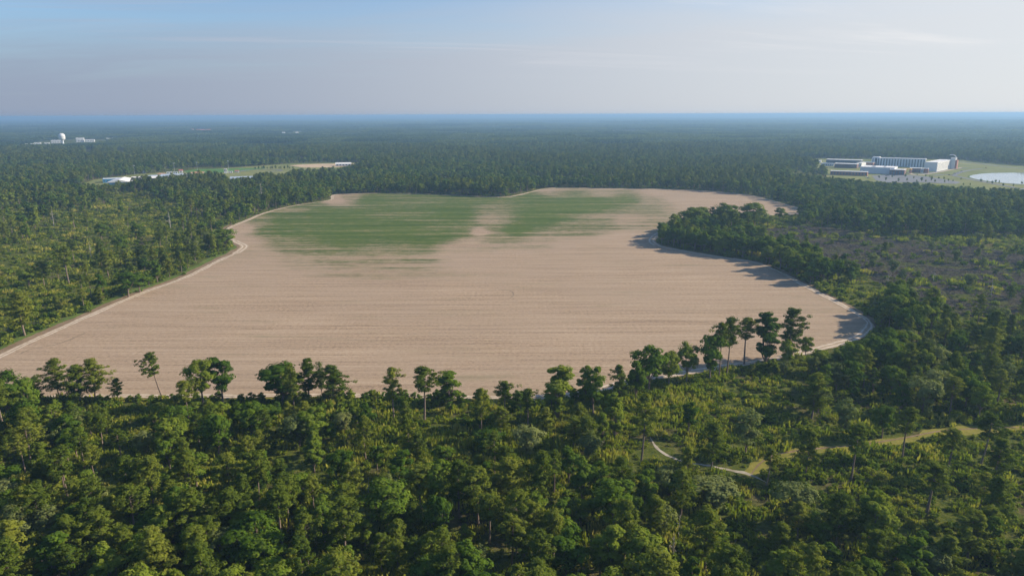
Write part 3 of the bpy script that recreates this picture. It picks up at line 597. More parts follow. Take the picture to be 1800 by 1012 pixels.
# ---- trees one can pick out: hand placed from the photograph: kind, base x, base y, top y, crown half-width (px), lean px, label
HAND = [
 ('broad', 18, 742, 650, 30, 0, 'pale green leafy tree at the left frame edge beside the field track'),
 ('broad', 52, 738, 664, 20, 0, 'dark leafy tree just left of the first small pine on the track'),
 ('pine', 68, 714, 661, 13, 0, 'small flat-topped pine at the left end of the track'),
 ('pine', 105, 700, 629, 22, 0, 'round dark pine standing alone at the left end of the track'),
 ('pine', 142, 708, 640, 22, 0, 'shaggy pine, left one of the merged broad pair by the track'),
 ('pine', 168, 702, 629, 23, 0, 'tall broad pine, right one of the merged pair by the track'),
 ('pine', 209, 704, 664, 12, 0, 'little young pine between the broad pair and the leaning pine'),
 ('pine', 286, 700, 617, 19, -14, 'lone leaning pine with bare curved trunk against the tan field'),
 ('pine', 333, 748, 667, 20, -3, 'pine with long pale bare trunk below the twin oaks'),
 ('broad', 358, 714, 632, 24, 0, 'dense dark oak, left of the twin pair by the track'),
 ('broad', 392, 708, 627, 20, 0, 'upright bright oak, right of the twin pair by the track'),
 ('broad', 497, 707, 640, 34, 0, 'wide spreading oak with short trunk on the track edge'),
 ('pine', 517, 722, 640, 17, -3, 'pine with visible trunk standing before the wide oak'),
 ('pine', 543, 702, 629, 17, 0, 'compact dark pine, tallest right of the wide oak'),
 ('grey', 566, 698, 632, 8, 0, 'thin wispy tree between two dark pines on the track'),
 ('pine', 585, 706, 641, 26, 0, 'broad low-branched pine alone right of the wispy tree'),
 ('pine', 693, 738, 644, 16, 0, 'two-tiered slender pine left of the round-headed pine'),
 ('pine', 746, 738, 642, 26, 0, 'round-headed pine on a long bare trunk beside the ivy tree'),
 ('vine', 790, 712, 650, 18, 0, 'dark tree smothered in vines down to the ground'),
 ('pine', 846, 765, 680, 15, 0, 'short-crowned pine poking just above the track'),
 ('pine', 887, 748, 668, 17, 0, 'feathery pine with bare trunk at mid track'),
 ('pine', 928, 752, 681, 16, 0, 'low bushy pine right of the feathery one'),
 ('vine', 981, 738, 640, 24, 0, 'vine-draped oak with forked top beside the white sand'),
 ('vine', 1028, 702, 642, 12, 0, 'narrow vine-covered tree in front of the white sand'),
 ('broad', 1043, 732, 643, 18, 0, 'leafy tree on a thin pale trunk right of the narrow one'),
 ('pine', 1086, 715, 640, 17, 0, 'ragged pine at the bend of white sand'),
 ('vine', 1080, 770, 690, 16, 0, 'tall vine-hung column of leaves below the sand bend'),
 ('broad', 1140, 690, 601, 32, 0, 'big arching oak overhanging the field at the sand bend'),
 ('broad', 1117, 706, 634, 16, 0, 'smaller leafy tree under the arching oak'),
 ('broad', 1176, 680, 618, 18, 0, 'dark leafy tree right of the arching oak'),
 ('broad', 1207, 672, 597, 19, 0, 'pointed oak left of the tall pine group'),
 ('broad', 1248, 668, 586, 20, 0, 'leafy tree leading up to the tall pine group'),
 ('pine', 1264, 664, 566, 15, 0, 'slim pine, leftmost of the tall pine group'),
 ('pine', 1277, 658, 556, 18, 0, 'pine with straight dark bare trunk in the tall group'),
 ('pine', 1308, 640, 556, 21, 0, 'flat-crowned pine in the middle of the tall group'),
 ('vine', 1345, 640, 548, 20, 0, 'ivy-clad dark tree in the tall group'),
 ('pine', 1388, 632, 540, 24, 0, 'tallest pine with layered branches, last of the tall group'),
 ('broad', 1416, 630, 592, 12, 0, 'small round tree at the foot of the tallest pine'),
 ('broad', 1382, 650, 597, 15, 0, 'leafy tree in front of the tallest pine'),
 ('broad', 1440, 655, 616, 18, 0, 'yellow-green bushy tree below the small round tree'),
 ('pine', 1496, 842, 745, 25, 4, 'lone pine with tall bare trunk nearest the trail start'),
 ('pine', 1586, 808, 714, 22, 3, 'lone pine rising beside the middle of the yellow trail'),
 ('pine', 1662, 838, 752, 22, 5, 'lone pine with dark trunk in open scrub below the trail'),
 ('pine', 1724, 815, 725, 24, 5, 'slim tall pine near the right end of the trail'),
 ('pine', 1744, 850, 770, 24, 5, 'dark-headed pine below the right end of the trail'),
 ('pine', 1628, 905, 812, 32, 5, 'wide thin-crowned pine in the scrub below the lone pines'),
 ('pine', 1715, 915, 830, 22, 6, 'leaning thin pine in the lower right scrub'),
 ('pine', 1415, 835, 752, 22, 3, 'dusky pine left of the yellow trail bend'),
 ('grey', 1480, 768, 700, 18, 0, 'pale tapering tree above the yellow trail'),
 ('broad', 1550, 770, 713, 17, 0, 'bright rounded tree just above the yellow trail'),
 ('grey', 1620, 730, 662, 24, 0, 'silvery broad tree above the middle of the trail'),
 ('pine', 1250, 824, 742, 22, 0, 'pine standing right on the white footpath'),
 ('pine', 1206, 868, 782, 17, 0, 'pine just below the white footpath'),
 ('pine', 1347, 852, 785, 16, 3, 'double-stemmed thin pine at the footpath end'),
 ('pine', 1127, 812, 690, 20, 2, 'tall pine left of the footpath start'),
 ('grey', 1310, 800, 715, 24, 0, 'grey-green tree above the white footpath'),
 ('grey', 1252, 892, 842, 36, 0, 'wide silvery clump of a tree below the footpath'),
 ('pine', 46, 836, 762, 18, -3, 'pine with pale straight trunk in the left wood clearing'),
 ('pine', 150, 830, 752, 18, -4, 'thin pine with long pale trunk above a dark glade'),
 ('pine', 171, 858, 780, 17, -4, 'thin pine with pale trunk in the left wood, second of a pair'),
 ('pine', 213, 815, 752, 20, -2, 'pine whose bare trunk shows above the left glade'),
 ('pine', 722, 832, 735, 18, -2, 'tall twin-trunked pine in the middle scrub'),
 ('pine', 738, 836, 760, 14, -1, 'shorter pine beside the tall twin-trunked pine'),
 ('pine', 869, 842, 757, 20, 0, 'pine with clean trunk in front of the grey tree'),
 ('pine', 974, 868, 790, 17, 0, 'thin pine below the grey mossy tree'),
 ('grey', 928, 800, 748, 24, 0, 'pale grey mossy tree in the middle scrub'),
 ('broad', 860, 790, 752, 28, 0, 'wide bright oak left of the grey mossy tree'),
 ('broad', 398, 436, 402, 17, 0, 'dark round oak on the bend of the track by the left wood'),
 ('broad', 1222, 405, 364, 24, 0, 'big domed oak on the point of trees jutting into the field'),
 ('broad', 1275, 398, 355, 22, 0, 'tall dark oak beside the domed oak on the point'),
 ('broad', 1325, 392, 356, 20, 0, 'third large oak along the top of the point'),
 ('broad', 1370, 388, 365, 9, 0, 'small round tree standing clear of the point'),
 ('vine', 1406, 378, 360, 5, 0, 'narrow dark tree at the tip of the field'),
 ('broad', 1172, 412, 388, 10, 0, 'leafy tree at the outermost end of the point'),
 ('broad', 1187, 410, 385, 10, 0, 'second small tree from the end of the point'),
 ('broad', 226, 522, 478, 20, 0, 'dense dark oak by the bright grass patch of the left wood'),
 ('broad', 246, 514, 478, 18, 0, 'dark rounded oak closest to the bright grass patch'),
 ('vine', 180, 530, 480, 10, 0, 'vine-covered column left of the dark oaks in the left wood'),
 ('pine', 44, 590, 512, 24, 0, 'tall pine over the bank near the left frame edge'),
 ('pine', 122, 500, 432, 16, 0, 'pine with bare trunk midway in the left wood'),
]
TREES = []      # dicts: kind, x, y, rot, scale(3), proto index, label
hb = []
def height_for(px_, base, ytop):
    lo, hi = 1.0, 45.0
    for _ in range(30):
        md = (lo + hi) / 2; _, yy = proj([[base[0], base[1], md]])
        if yy[0] > ytop: lo = md
        else: hi = md
    return lo
cnt = {}
for kd, bx, by, ty, hw, ln_, lb in HAND:
    g = G(bx, by); h = height_for(bx, g, ty); dist = math.hypot(g[1], CAMH)
    r = hw * (g[1] * cp + CAMH * sp) / F
    k = cnt.get(kd, 0); cnt[kd] = k + 1
    pl = PROTO[kd]; tall = [2, 4, 8] if kd == 'pine' and any(w in lb for w in ('bare trunk', 'pale', 'lone pine rising', 'lone pine with', 'thin', 'slim', 'clean', 'leaning pine with bare', 'straight dark', 'flat-crowned', 'feathery')) else ([0, 1, 3, 5, 6, 7] if kd == 'pine' else range(len(pl))); best = min(tall, key=lambda i: abs(pl[i]['h'] / pl[i]['r'] - h / r) + 0.5 * ((i * 2 + k) % 3))
    pr = pl[best]
    TREES.append(dict(kind=kd, x=g[0], y=g[1], rot=random.random() * 6.28, s=(r / pr['r'], r / pr['r'], h / pr['h']), k=best, label=lb, h=h, lean=ln_))
    hb.append((g[0], g[1], r))
hb = np.array(hb)

# ---- trees scattered by the density plan, to 700 m
XT = np.array([-400, 60, 61, 1090, 1110, 1250, 1330, 1440, 1530, 1600, 2200]); YT = np.array([655, 668, 700, 702, 686, 655, 640, 622, 585, 380, 300])
XS = np.array([1100, 1165, 1200, 1205, 1340, 1350, 1400, 1440, 2000]); YS = np.array([405, 396, 380, 372, 370, 388, 380, 200, 200])
P = jgrid(7.2, 95, 700)
P = P[free(P, 5.0)]
px, py = proj(np.c_[P, np.zeros(len(P))])
dn = idw(px, py, DENS, 3.4)
dtrail = np.minimum(dist_poly(P, SANDPATH, False), dist_poly(P, GRASSTRAIL, False))
clump = np.sin(P[:, 0] * .071 + 1.3 * np.sin(P[:, 1] * .043)) * np.sin(P[:, 1] * .083 + np.sin(P[:, 0] * .037))
dbl = dist_poly(P, ln3, False); rz_ = (px > 1330) & (py > 403) & (py < 620) & (dbl > 42)
dn[:, 0] = np.where(rz_, np.minimum(dn[:, 0], np.interp(py, [520, 600], [.035, .35])), dn[:, 0])
sc1 = (px > 1370) & (py > 748) & (py < np.interp(px, [1370, 1480, 1800], [860, 930, 935])); sc2 = (px > 1130) & (px < 1430) & (py > 665) & (py < 795)
dn[:, 0] = np.where(sc1, np.minimum(dn[:, 0], .012), np.where(sc2, np.minimum(dn[:, 0], .05), dn[:, 0]))
acc = RNG.random(len(P)) < dn[:, 0] * (1 + .35 * clump)
acc &= dtrail > 6.0
hd = np.min(np.hypot(P[:, None, 0] - hb[None, :, 0], P[:, None, 1] - hb[None, :, 1]) / (hb[None, :, 2] * 0.9 + 1.2), axis=1)
acc &= hd > 1
incut = inside(P, CLEARCUT)
P, px, py, dn, incut = P[acc], px[acc], py[acc], dn[acc], incut[acc]
dbelt = dist_poly(P, ln3, False)
OPX, OPY = proj(np.r_[np.c_[SANDPATH, np.zeros(len(SANDPATH))], np.c_[GRASSTRAIL, np.zeros(len(GRASSTRAIL))]])
spur = (px > 1150) & (px < 1430) & (py < 415)
for i in range(len(P)):
    q = RNG.random(); u = RNG.random()
    if incut[i]: kd = 'grey' if q < .6 else 'pine'; h = RNG.uniform(6, 12)
    elif q < dn[i, 1]: kd = 'pine'; h = RNG.uniform(10, 20.5)
    elif u < .13: kd = 'grey'; h = RNG.uniform(9, 14)
    elif u < .20: kd = 'vine'; h = RNG.uniform(9, 15)
    else: kd = 'broad'; h = RNG.uniform(6.5, 17.5)
    if px[i] > 1150 and py[i] < 600 and dbelt[i] < 32:
        h = RNG.uniform(13.5, 19.5)
        if kd == 'grey': kd = 'broad'
    lim = np.interp(px[i], XS, YS) if spur[i] else (np.interp(px[i], XT, YT) if py[i] > 560 or px[i] > 1420 and py[i] > 500 else 0)
    if lim:
        hm = height_for(px[i], P[i], lim)
        if hm < 4.5: continue
        h = min(h, hm * RNG.uniform(.8, 1.0))
        if h < 8 and kd == 'pine': kd = 'broad'
    if py[i] > 740 and px[i] > 1050:
        tp = proj([[P[i, 0], P[i, 1], h]])[1][0]; hw = 5.0 * F / P[i, 1]
        if ((np.abs(OPX - px[i]) < hw) & (OPY > tp) & (OPY < py[i] - 8)).any() and RNG.random() < .93: continue
    pl = PROTO[kd]; k = int(RNG.integers(len(pl))); k = (9 + k % 2 if h < 12.5 and RNG.random() < .6 else k % 9) if kd == 'pine' else k; s = h / pl[k]['h']; sw = s * RNG.uniform(1.02, 1.5)
    if h < 9: sw *= 1.15
    TREES.append(dict(kind=kd, x=P[i, 0], y=P[i, 1], rot=RNG.random() * 6.28, s=(sw, sw, s), k=k, label=None, h=h, lean=0))

NAME = {'pine': 'pine_tree', 'broad': 'broadleaf_tree', 'grey': 'grey_leaved_tree', 'vine': 'vine_covered_tree'}
CAT = {'pine': 'pine tree', 'broad': 'broadleaf tree', 'grey': 'grey tree', 'vine': 'vine tree'}
GRP = {'pine': 'pines of the near woods', 'broad': 'broadleaf trees of the near woods', 'grey': 'grey-leaved trees of the near woods', 'vine': 'vine-covered trees of the near woods'}
for T in TREES:
    a, b_ = proj([[T['x'], T['y'], T['h'] * .72], [T['x'], T['y'], T['h']], [T['x'], T['y'], 0]])
    T['cx'], T['cy'], T['ty'], T['by'] = a[0], b_[0], b_[1], b_[2]
    T['app'] = T['by'] - T['ty']
    T['vis'] = -5 < T['cx'] < 1805 and T['ty'] < 1000
ORD = ['first', 'second', 'third', 'fourth', 'fifth', 'sixth', 'seventh', 'eighth', 'ninth', 'tenth', 'eleventh', 'twelfth', 'thirteenth', 'fourteenth', 'fifteenth', 'sixteenth', 'seventeenth', 'eighteenth', 'nineteenth', 'twentieth']
ROWS = [(980, 2000, 'row cut by the bottom edge'), (935, 980, 'second row up from bottom edge'), (895, 935, 'third row up from bottom edge'), (855, 895, 'fourth row up from bottom edge'),
        (815, 855, 'fifth row up from bottom edge'), (775, 815, 'sixth row up from bottom edge'), (735, 775, 'second row below the track'), (560, 735, 'row just below the track')]
COLS = [(-50, 130, 'under the round lone pine'), (130, 250, 'under the merged pines'), (250, 345, 'under the leaning pine'), (345, 450, 'under the twin oaks'), (450, 550, 'under the wide oak'), (550, 650, 'under the wispy tree'),
        (650, 770, 'under the round-headed pine'), (770, 870, 'under the ivy tree'), (870, 960, 'under the feathery pine'), (960, 1060, 'under the forked oak'), (1060, 1180, 'under the arching oak'),
        (1180, 1290, 'under the straight-trunked pine'), (1290, 1430, 'under the tallest pine'), (1430, 1540, 'under the field corner'), (1540, 1660, 'right of the field corner'), (1660, 1810, 'near the right frame edge')]
picked = {'pine': [], 'broad': [], 'grey': [], 'vine': []}
for kd in picked:
    c_ = [T for T in TREES if T['kind'] == kd and T['vis']]
    c_.sort(key=lambda T: (T['label'] is None, -T['app']))
    picked[kd] = c_[:{'pine': 290, 'broad': 290, 'grey': 120, 'vine': 90}[kd]]
cells = {}
for kd, lst in picked.items():
    for T in lst:
        T['pick'] = True
        if T['label']: continue
        cxp, cyp = T['cx'], T['cy']
        if T['by'] > 640 or (T['by'] > 600 and cxp > 1400):
            rw = next((r[2] for r in ROWS if r[0] <= cyp < r[1]), ROWS[-1][2]); cl = next((q[2] for q in COLS if q[0] <= cxp < q[1]), COLS[-1][2])
            key = (kd, rw, cl)
        elif cxp < 900:
            band = int((T['by'] - 300) // 10); key = (kd, 'left wood', band)
        else:
            band = int((T['by'] - 300) // 8); key = (kd, 'right belt', band)
        cells.setdefault(key, []).append(T)
KN = {'pine': 'pine', 'broad': 'leafy tree', 'grey': 'grey-green tree', 'vine': 'vine-covered tree'}
bands = {}
for key in cells:
    if isinstance(key[2], int): bands.setdefault((key[0], key[1]), []).append(key[2])
ORD += ['twenty-' + w for w in ORD[:9]] + ['thirtieth'] + ['thirty-' + w for w in ORD[:9]]
def ordw(i, n): return ORD[i]
for key, lst in cells.items():
    lst.sort(key=lambda T: T['cx'])
    for i, T in enumerate(lst):
        n = len(lst)
        if isinstance(key[2], int):
            bl_ = sorted(bands[(key[0], key[1])], reverse=True); row = ORD[bl_.index(key[2])]
            pos = 'only %s' % KN[key[0]] if n == 1 else '%s, %s from left' % (KN[key[0]], ordw(i, n))
            T['label'] = '%s, %s depth row of the %s' % (pos, row, 'left wood' if key[1] == 'left wood' else 'right tree belt')
        else:
            pos = 'only %s' % KN[key[0]] if n == 1 else '%s, %s from left' % (KN[key[0]], ordw(i, n))
            T['label'] = '%s, %s %s' % (pos, key[1], key[2])
for kd, lst in picked.items():
    for T in lst:
        root = empty(NAME[kd], (T['x'], T['y'], 0), T['rot'], T['s'])
        if T['lean']:
            an = math.atan2(T['lean'], T['app']) * 1.1
            root.rotation_mode = 'XYZ'; root.matrix_basis = Matrix.Translation((T['x'], T['y'], 0)) @ Matrix.Rotation(an, 4, 'Y') @ Matrix.Rotation(T['rot'], 4, 'Z') @ Matrix.Diagonal((*T['s'], 1))
        tag(root, T['label'], CAT[kd], GRP[kd])
        d = PROTO[kd][T['k']]
        link('trunk', d['trunk'], root); link('crown', d['crown'], root)
for i, (bx, by, ty, lb) in enumerate([(648, 870, 838, 'pale dead tree, left one of the grey bare pair in the lower wood'), (762, 868, 828, 'pale dead tree, right one of the grey bare pair in the lower wood'), (1192, 950, 905, 'bare grey dead tree in the lower wood below the footpath'),
        (300, 402, 372, 'crooked white dead trunk behind the left wood'), (160, 452, 425, 'short white dead stub in the left wood opening'), (461, 358, 322, 'tall pale dead trunk at the wood edge near the school'), (1560, 505, 475, 'thin dead tree at the edge of the cleared land'),
        (1640, 495, 470, 'bare dead stem standing in the cleared land'), (1742, 520, 490, 'bare dead stem further right in the cleared land'), (95, 398, 366, 'pale dead tree among the far left trees'), (1183, 985, 935, 'grey dead treetop near the bottom edge'), (592, 905, 870, 'small dead tree between crowns in the lower wood')]):
    g = G(bx, by); h = height_for(bx, g, ty); s_ = h / 11
    e = empty('dead_tree', tuple(g), i * 1.3, (max(s_, .7),) * 2 + (s_,)); tag(e, lb, 'dead tree', 'dead trees')
    link('trunk', SNAG[i % 3][0], e); link('branches', SNAG[i % 3][1], e)
BUSH = [build('bush_model', broad(900 + i, 4, 2.3, .02, nl=9, ncl=7, per=40, s=.2), 'broad') for i in range(3)]
for i in range(38):
    bx = 75 + i * 24.5 + 9 * math.sin(i * 2.3); by = 701 + 5 * abs(math.sin(i * 1.7)) - (6 if bx > 930 else 0); g = G(bx, by); d = BUSH[i % 3]; h = 2.2 + 2.6 * abs(math.sin(i * 3.1)); s_ = h / d['h']
    e = empty('leafy_bush', tuple(g), i * 2.1, (s_ * 1.25, s_ * 1.15, s_)); tag(e, 'low leafy bush on the near side of the track, %s from left' % ORD[i], 'bush', 'bushes along the near track')
    link('stem', d['trunk'], e); link('crown', d['crown'], e)
rest = [T for T in TREES if not T.get('pick')]
allp = [(kd, i) for kd in ('pine', 'broad', 'grey', 'vine') for i in range(len(PROTO[kd]))]
pid = {k: i for i, k in enumerate(allp)}
LODALL = [d['joined'] for d in LODP + LODB + LODG]
meshes = [PROTO[kd][i]['joined'] for kd, i in allp] + LODALL
RP = [(T['x'], T['y'], 0) for T in rest]; RI = [pid[(T['kind'], T['k'])] for T in rest]; RR = [T['rot'] for T in rest]; RS = [T['s'] for T in rest]
# ---- 700 m to 2.6 km: lighter models
P = jgrid(8.6, 700, 1300); P2 = jgrid(9.4, 1300, 2600)
P = np.vstack([P, P2]); P = P[free(P, 4.0)]
px, py = proj(np.c_[P, np.zeros(len(P))]); dn = idw(px, py, DENS, 3.4)
lv = np.sin(P[:, 0] * .006 + 2 * np.sin(P[:, 1] * .0043)) * np.sin(P[:, 1] * .011 + np.sin(P[:, 0] * .0071))
lv2 = np.sin(P[:, 0] * .0083 + 1.7 * np.sin(P[:, 1] * .0061 + 1)) * np.sin(P[:, 1] * .0149 + 2 * np.sin(P[:, 0] * .0037))
acc = RNG.random(len(P)) < np.where(P[:, 1] > 1150, .97, dn[:, 0]); incut = inside(P, CLEARCUT); acc &= ~incut | (RNG.random(len(P)) < .03)
acc &= (P[:, 1] < 1150) | (lv2 < .62) | (RNG.random(len(P)) < .12)
P, px, py, dn, lv, incut = P[acc], px[acc], py[acc], dn[acc], lv[acc], incut[acc]
b0 = len(allp)
XC = [1390, 1440, 1530, 1600, 1700, 1800, 2100]; YC = [308, 312, 321, 324, 331, 336, 345]
XL = [-900, 88, 90, 180, 230, 240, 330, 345, 395, 402, 440, 470, 490, 520, 600, 640]; YL = [100, 100, 326, 328, 325, 317, 313, 304, 308, 319, 317, 306, 313, 301, 297, 287]
LIMC = (px > 1390) & (py > 300) & (py < 385); LIML = (px < 640) & (py > 285) & (py < 350)
for i in range(len(P)):
    q = RNG.random()
    if q < np.clip(dn[i, 1] + lv[i] * .35, 0, 1): k = int(RNG.integers(4)); h = RNG.uniform(.62, 1.1)
    elif q < .95: k = 4 + int(RNG.integers(5)); h = RNG.uniform(.62, 1.3)
    else: k = 9 + int(RNG.integers(2)); h = RNG.uniform(.8, 1.1)
    h *= 1 + .18 * lv[i]
    if incut[i]: h *= .6
    if 1150 < px[i] < 1430 and py[i] < 412 and py[i] > 375:
        hm = height_for(px[i], P[i], np.interp(px[i], XS, YS)); h = min(h, hm / 16)
        if hm < 3: continue
    lm = np.interp(px[i], XC, YC) if LIMC[i] else np.interp(px[i], XL, YL)
    if (LIMC[i] or LIML[i]) and py[i] > lm - 1:
        hm = height_for(px[i], P[i], lm); nat = 20.0 if k < 4 else 14.5
        if hm < 4: continue
        h = min(h, hm / nat * (RNG.uniform(.7, 1.7) if LIML[i] else RNG.uniform(.6, 1.4)))
    w_ = h * RNG.uniform(1.1, 1.6)
    if h < .6: w_ *= 1.3
    RP.append((P[i, 0], P[i, 1], 0)); RI.append(b0 + k); RR.append(RNG.random() * 6.28); RS.append((w_, w_, h))
instancer('woodland', meshes, RP, RI, RR, RS, 'closed woodland of pines and leafy trees around the field', 'woodland')

# ---- beyond 2.6 km: patches of canopy
def patch(seed, size, step, hmean, per, s, gap=0.0):
    rg = np.random.default_rng(seed); a, b_ = np.meshgrid(np.arange(0, size, step), np.arange(0, size, step))
    Q = np.c_[a.ravel(), b_.ravel()] - size / 2 + rg.uniform(-.5, .5, (a.size, 2)) * step
    h = hmean * rg.uniform(.72, 1.15, len(Q)) * (1 + .15 * np.sin(Q[:, 0] * 6.28 / size * 2) * np.sin(Q[:, 1] * 6.28 / size * 3))
    C = np.c_[Q, h * .68]; V, Fq, T = leaves(C, np.full(len(Q), step * .58), per, s, .75, rg, 1.15, .35, .35, .8)
    return mkmesh('canopy_patch', V, Fq, M['far'], tint=T)
PAT = [patch(700 + i, 200, 8.6, 16, 20, 2.3) for i in range(3)]
PATF = [patch(720 + i, 800, 15, 17, 11, 5.0) for i in range(3)]
DP = []; DI = []; DR = []; DS = []
def tiles(size, y0, y1, base):
    for yy in np.arange(y0, y1, size):
        xm = 1080 / F * (yy + size) * 1.03 + size
        for xx in np.arange(-math.ceil(xm / size) * size, xm, size):
            if size < 300 and any(inside([(xx, yy + size / 2)], q)[0] for q in FARGAP): continue
            DP.append((xx + RNG.uniform(-3, 3), yy + size / 2, 0)); DI.append(base + int(RNG.integers(3))); DR.append(int(RNG.integers(4)) * math.pi / 2)
            h = 1 + .22 * math.sin(xx * .0011 + 2 * math.sin(yy * .0007)) * math.sin(yy * .0023) + RNG.uniform(-.22, .22)
            if RNG.random() < .16: h *= .5
            DS.append((1.02, 1.02, h))
FARGAP = [GA([(0, 252), (80, 248), (215, 244), (215, 252), (100, 259), (0, 262)]), GA([(322, 227), (380, 227), (385, 233.5), (322, 233.5)]), GA([(488, 231), (552, 231), (556, 238.5), (488, 239)]), GA([(1070, 230), (1118, 230), (1120, 236.5), (1070, 236.5)])]
tiles(200, 2600, 7000, 0); tiles(800, 7000, 52000, 3)
instancer('distant_forest', PAT + PATF, DP, DI, DR, DS, 'distant forest plain fading to the horizon', 'forest')

# ---- undergrowth
def scatter_under(cell, y0, y1, prob, smin, smax):
    P = jgrid(cell, y0, y1); P = P[free(P, 4.5, [CAMPUS, SCHOOL])]
    px, py = proj(np.c_[P, np.zeros(len(P))]); dn = idw(px, py, DENS, 3.0)[:, 0]
    dt = np.minimum(dist_poly(P, SANDPATH, False) / 2.6, dist_poly(P, GRASSTRAIL, False) / 3.2)
    cl = np.sin(P[:, 0] * .21 + 1.7 * np.sin(P[:, 1] * .13)) * np.sin(P[:, 1] * .19 + np.sin(P[:, 0] * .11)) + .6 * np.sin(P[:, 0] * .047 + 2) * np.sin(P[:, 1] * .061)
    ic = inside(P, CLEARCUT)
    dl = dist_poly(P, ln, False); dr = dist_poly(P, ln2, False)
    pr = prob * (1 - .35 * dn) * (1 + .45 * cl); pr = np.where(ic, prob * (.20 + .45 * cl), pr); pr = np.where((dl < 11) | (dr < 3.6), pr * .12, pr)
    a = (RNG.random(len(P)) < pr) & (dt > 1.15)
    P, cl, px, py = P[a], cl[a], px[a], py[a]; n = len(P)
    wv = RNG.random(n) < np.where((px > 600) & (px < 1250) & (py > 690), .45, .18)
    k = np.where(wv, 5 + RNG.integers(0, 3, n), RNG.integers(0, 5, n))
    s = smin + (smax - smin) * RNG.random(n) ** 1.8 * (1 + .4 * cl.clip(-1, 1)); w_ = s * RNG.uniform(.9, 1.35, n)
    big = (dist_poly(P, ln, False) < 24) | ((dist_poly(P, ln2, False) < 13) & (RNG.random(n) < .5)) | (dist_poly(P, ln3, False) < 16); s = np.where(big, s * 1.5, s); w_ = np.where(big, w_ * 1.5, w_); k = np.where(big, RNG.integers(0, 5, n), k)
    return np.c_[P, np.zeros(n)], k, RNG.random(n) * 6.28, np.c_[w_, w_, s]
A = [scatter_under(2.3, 95, 330, .85, .7, 2.4), scatter_under(3.4, 330, 520, .8, .9, 2.6), scatter_under(5.5, 520, 900, .75, 1.3, 3.2), scatter_under(7.0, 900, 1200, .6, 1.5, 3.6)]
P = jgrid(4.0, 330, 780); ic = inside(P, CLEARCUT) & (RNG.random(len(P)) < .7); P = P[ic]; n = len(P)
A.append((np.c_[P, np.zeros(n)], 8 + RNG.integers(0, 3, n), RNG.random(n) * 6.28, np.repeat(RNG.uniform(.6, 1.3, n)[:, None], 3, 1)))
instancer('undergrowth', [d['joined'] for d in SHR + WEE] + SLA, np.vstack([a[0] for a in A]), np.concatenate([a[1] for a in A]), np.concatenate([a[2] for a in A]), np.vstack([a[3] for a in A]),
          'low scrub, weeds and brush between the trees', 'undergrowth')
print('trees', len(TREES), {k: len(v) for k, v in picked.items()}, 'woodland', len(RP), 'far', len(DP), 'under', sum(len(a[0]) for a in A))

# ------------------------------------------------------------------ buildings and far things
M['white'] = plain('white_render', (0.74, 0.74, 0.72), 0.7, 0.05, 0.1)
M['palegrey'] = plain('pale_grey_panel', (0.62, 0.65, 0.68), 0.7, 0.06, 0.1)
M['roofwhite'] = plain('white_membrane_roof', (0.78, 0.76, 0.73), 0.6, 0.08, 0.05)
M['brick'] = plain('red_brick_wall', (0.34, 0.15, 0.10), 0.85, 0.15, 0.4)
M['darkbrick'] = plain('dark_brick_wall', (0.16, 0.085, 0.07), 0.85, 0.15, 0.4)
M['bluewall'] = plain('blue_metal_wall', (0.06, 0.22, 0.40), 0.5, 0.08, 0.2)
M['greyblue'] = plain('blue_grey_roof', (0.36, 0.43, 0.52), 0.5, 0.08, 0.1)
M['yellow'] = plain('yellow_panel', (0.72, 0.44, 0.10), 0.6, 0.08, 0.2)
M['redroof'] = plain('red_tile_roof', (0.42, 0.13, 0.10), 0.8, 0.12, 0.2)
M['navy'] = plain('navy_wall', (0.05, 0.07, 0.11), 0.6, 0.1, 0.2)
M['steel'] = plain('galvanised_steel', (0.42, 0.44, 0.45), 0.45, 0.08, 0.5, 0.6)
mt, t, out = mat('window_glass'); M['glass'] = mt
b = N(t, 'ShaderNodeBsdfPrincipled', i_Roughness=0.15); b.inputs['Base Color'].default_value = (0.09, 0.12, 0.16, 1); L(t, b.outputs[0], out.inputs[0])
def box(name, x0, x1, y0, y1, z0, z1, m_, parent):
    V = [(x, y, z) for z in (z0, z1) for y in (y0, y1) for x in (x0, x1)]
    return link(name, mkmesh(name, V, [(0, 2, 3, 1), (4, 5, 7, 6), (0, 1, 5, 4), (2, 6, 7, 3), (0, 4, 6, 2), (1, 3, 7, 5)], M[m_]), parent)
def gable(name, x0, x1, y0, y1, z0, z1, m_, parent, along='x', eave=0.6):
    x0 -= eave; x1 += eave; y0 -= eave; y1 += eave
    if along == 'x':
        ym = (y0 + y1) / 2; V = [(x0, y0, z0), (x1, y0, z0), (x1, y1, z0), (x0, y1, z0), (x0, ym, z1), (x1, ym, z1)]
        Fc = [(0, 1, 5, 4), (2, 3, 4, 5), (0, 4, 3), (1, 2, 5), (0, 3, 2, 1)]
    else:
        xm = (x0 + x1) / 2; V = [(x0, y0, z0), (x1, y0, z0), (x1, y1, z0), (x0, y1, z0), (xm, y0, z1), (xm, y1, z1)]
        Fc = [(0, 4, 5, 3), (1, 2, 5, 4), (0, 1, 4), (2, 3, 5), (0, 3, 2, 1)]
    return link(name, mkmesh(name, V, Fc, M[m_]), parent)
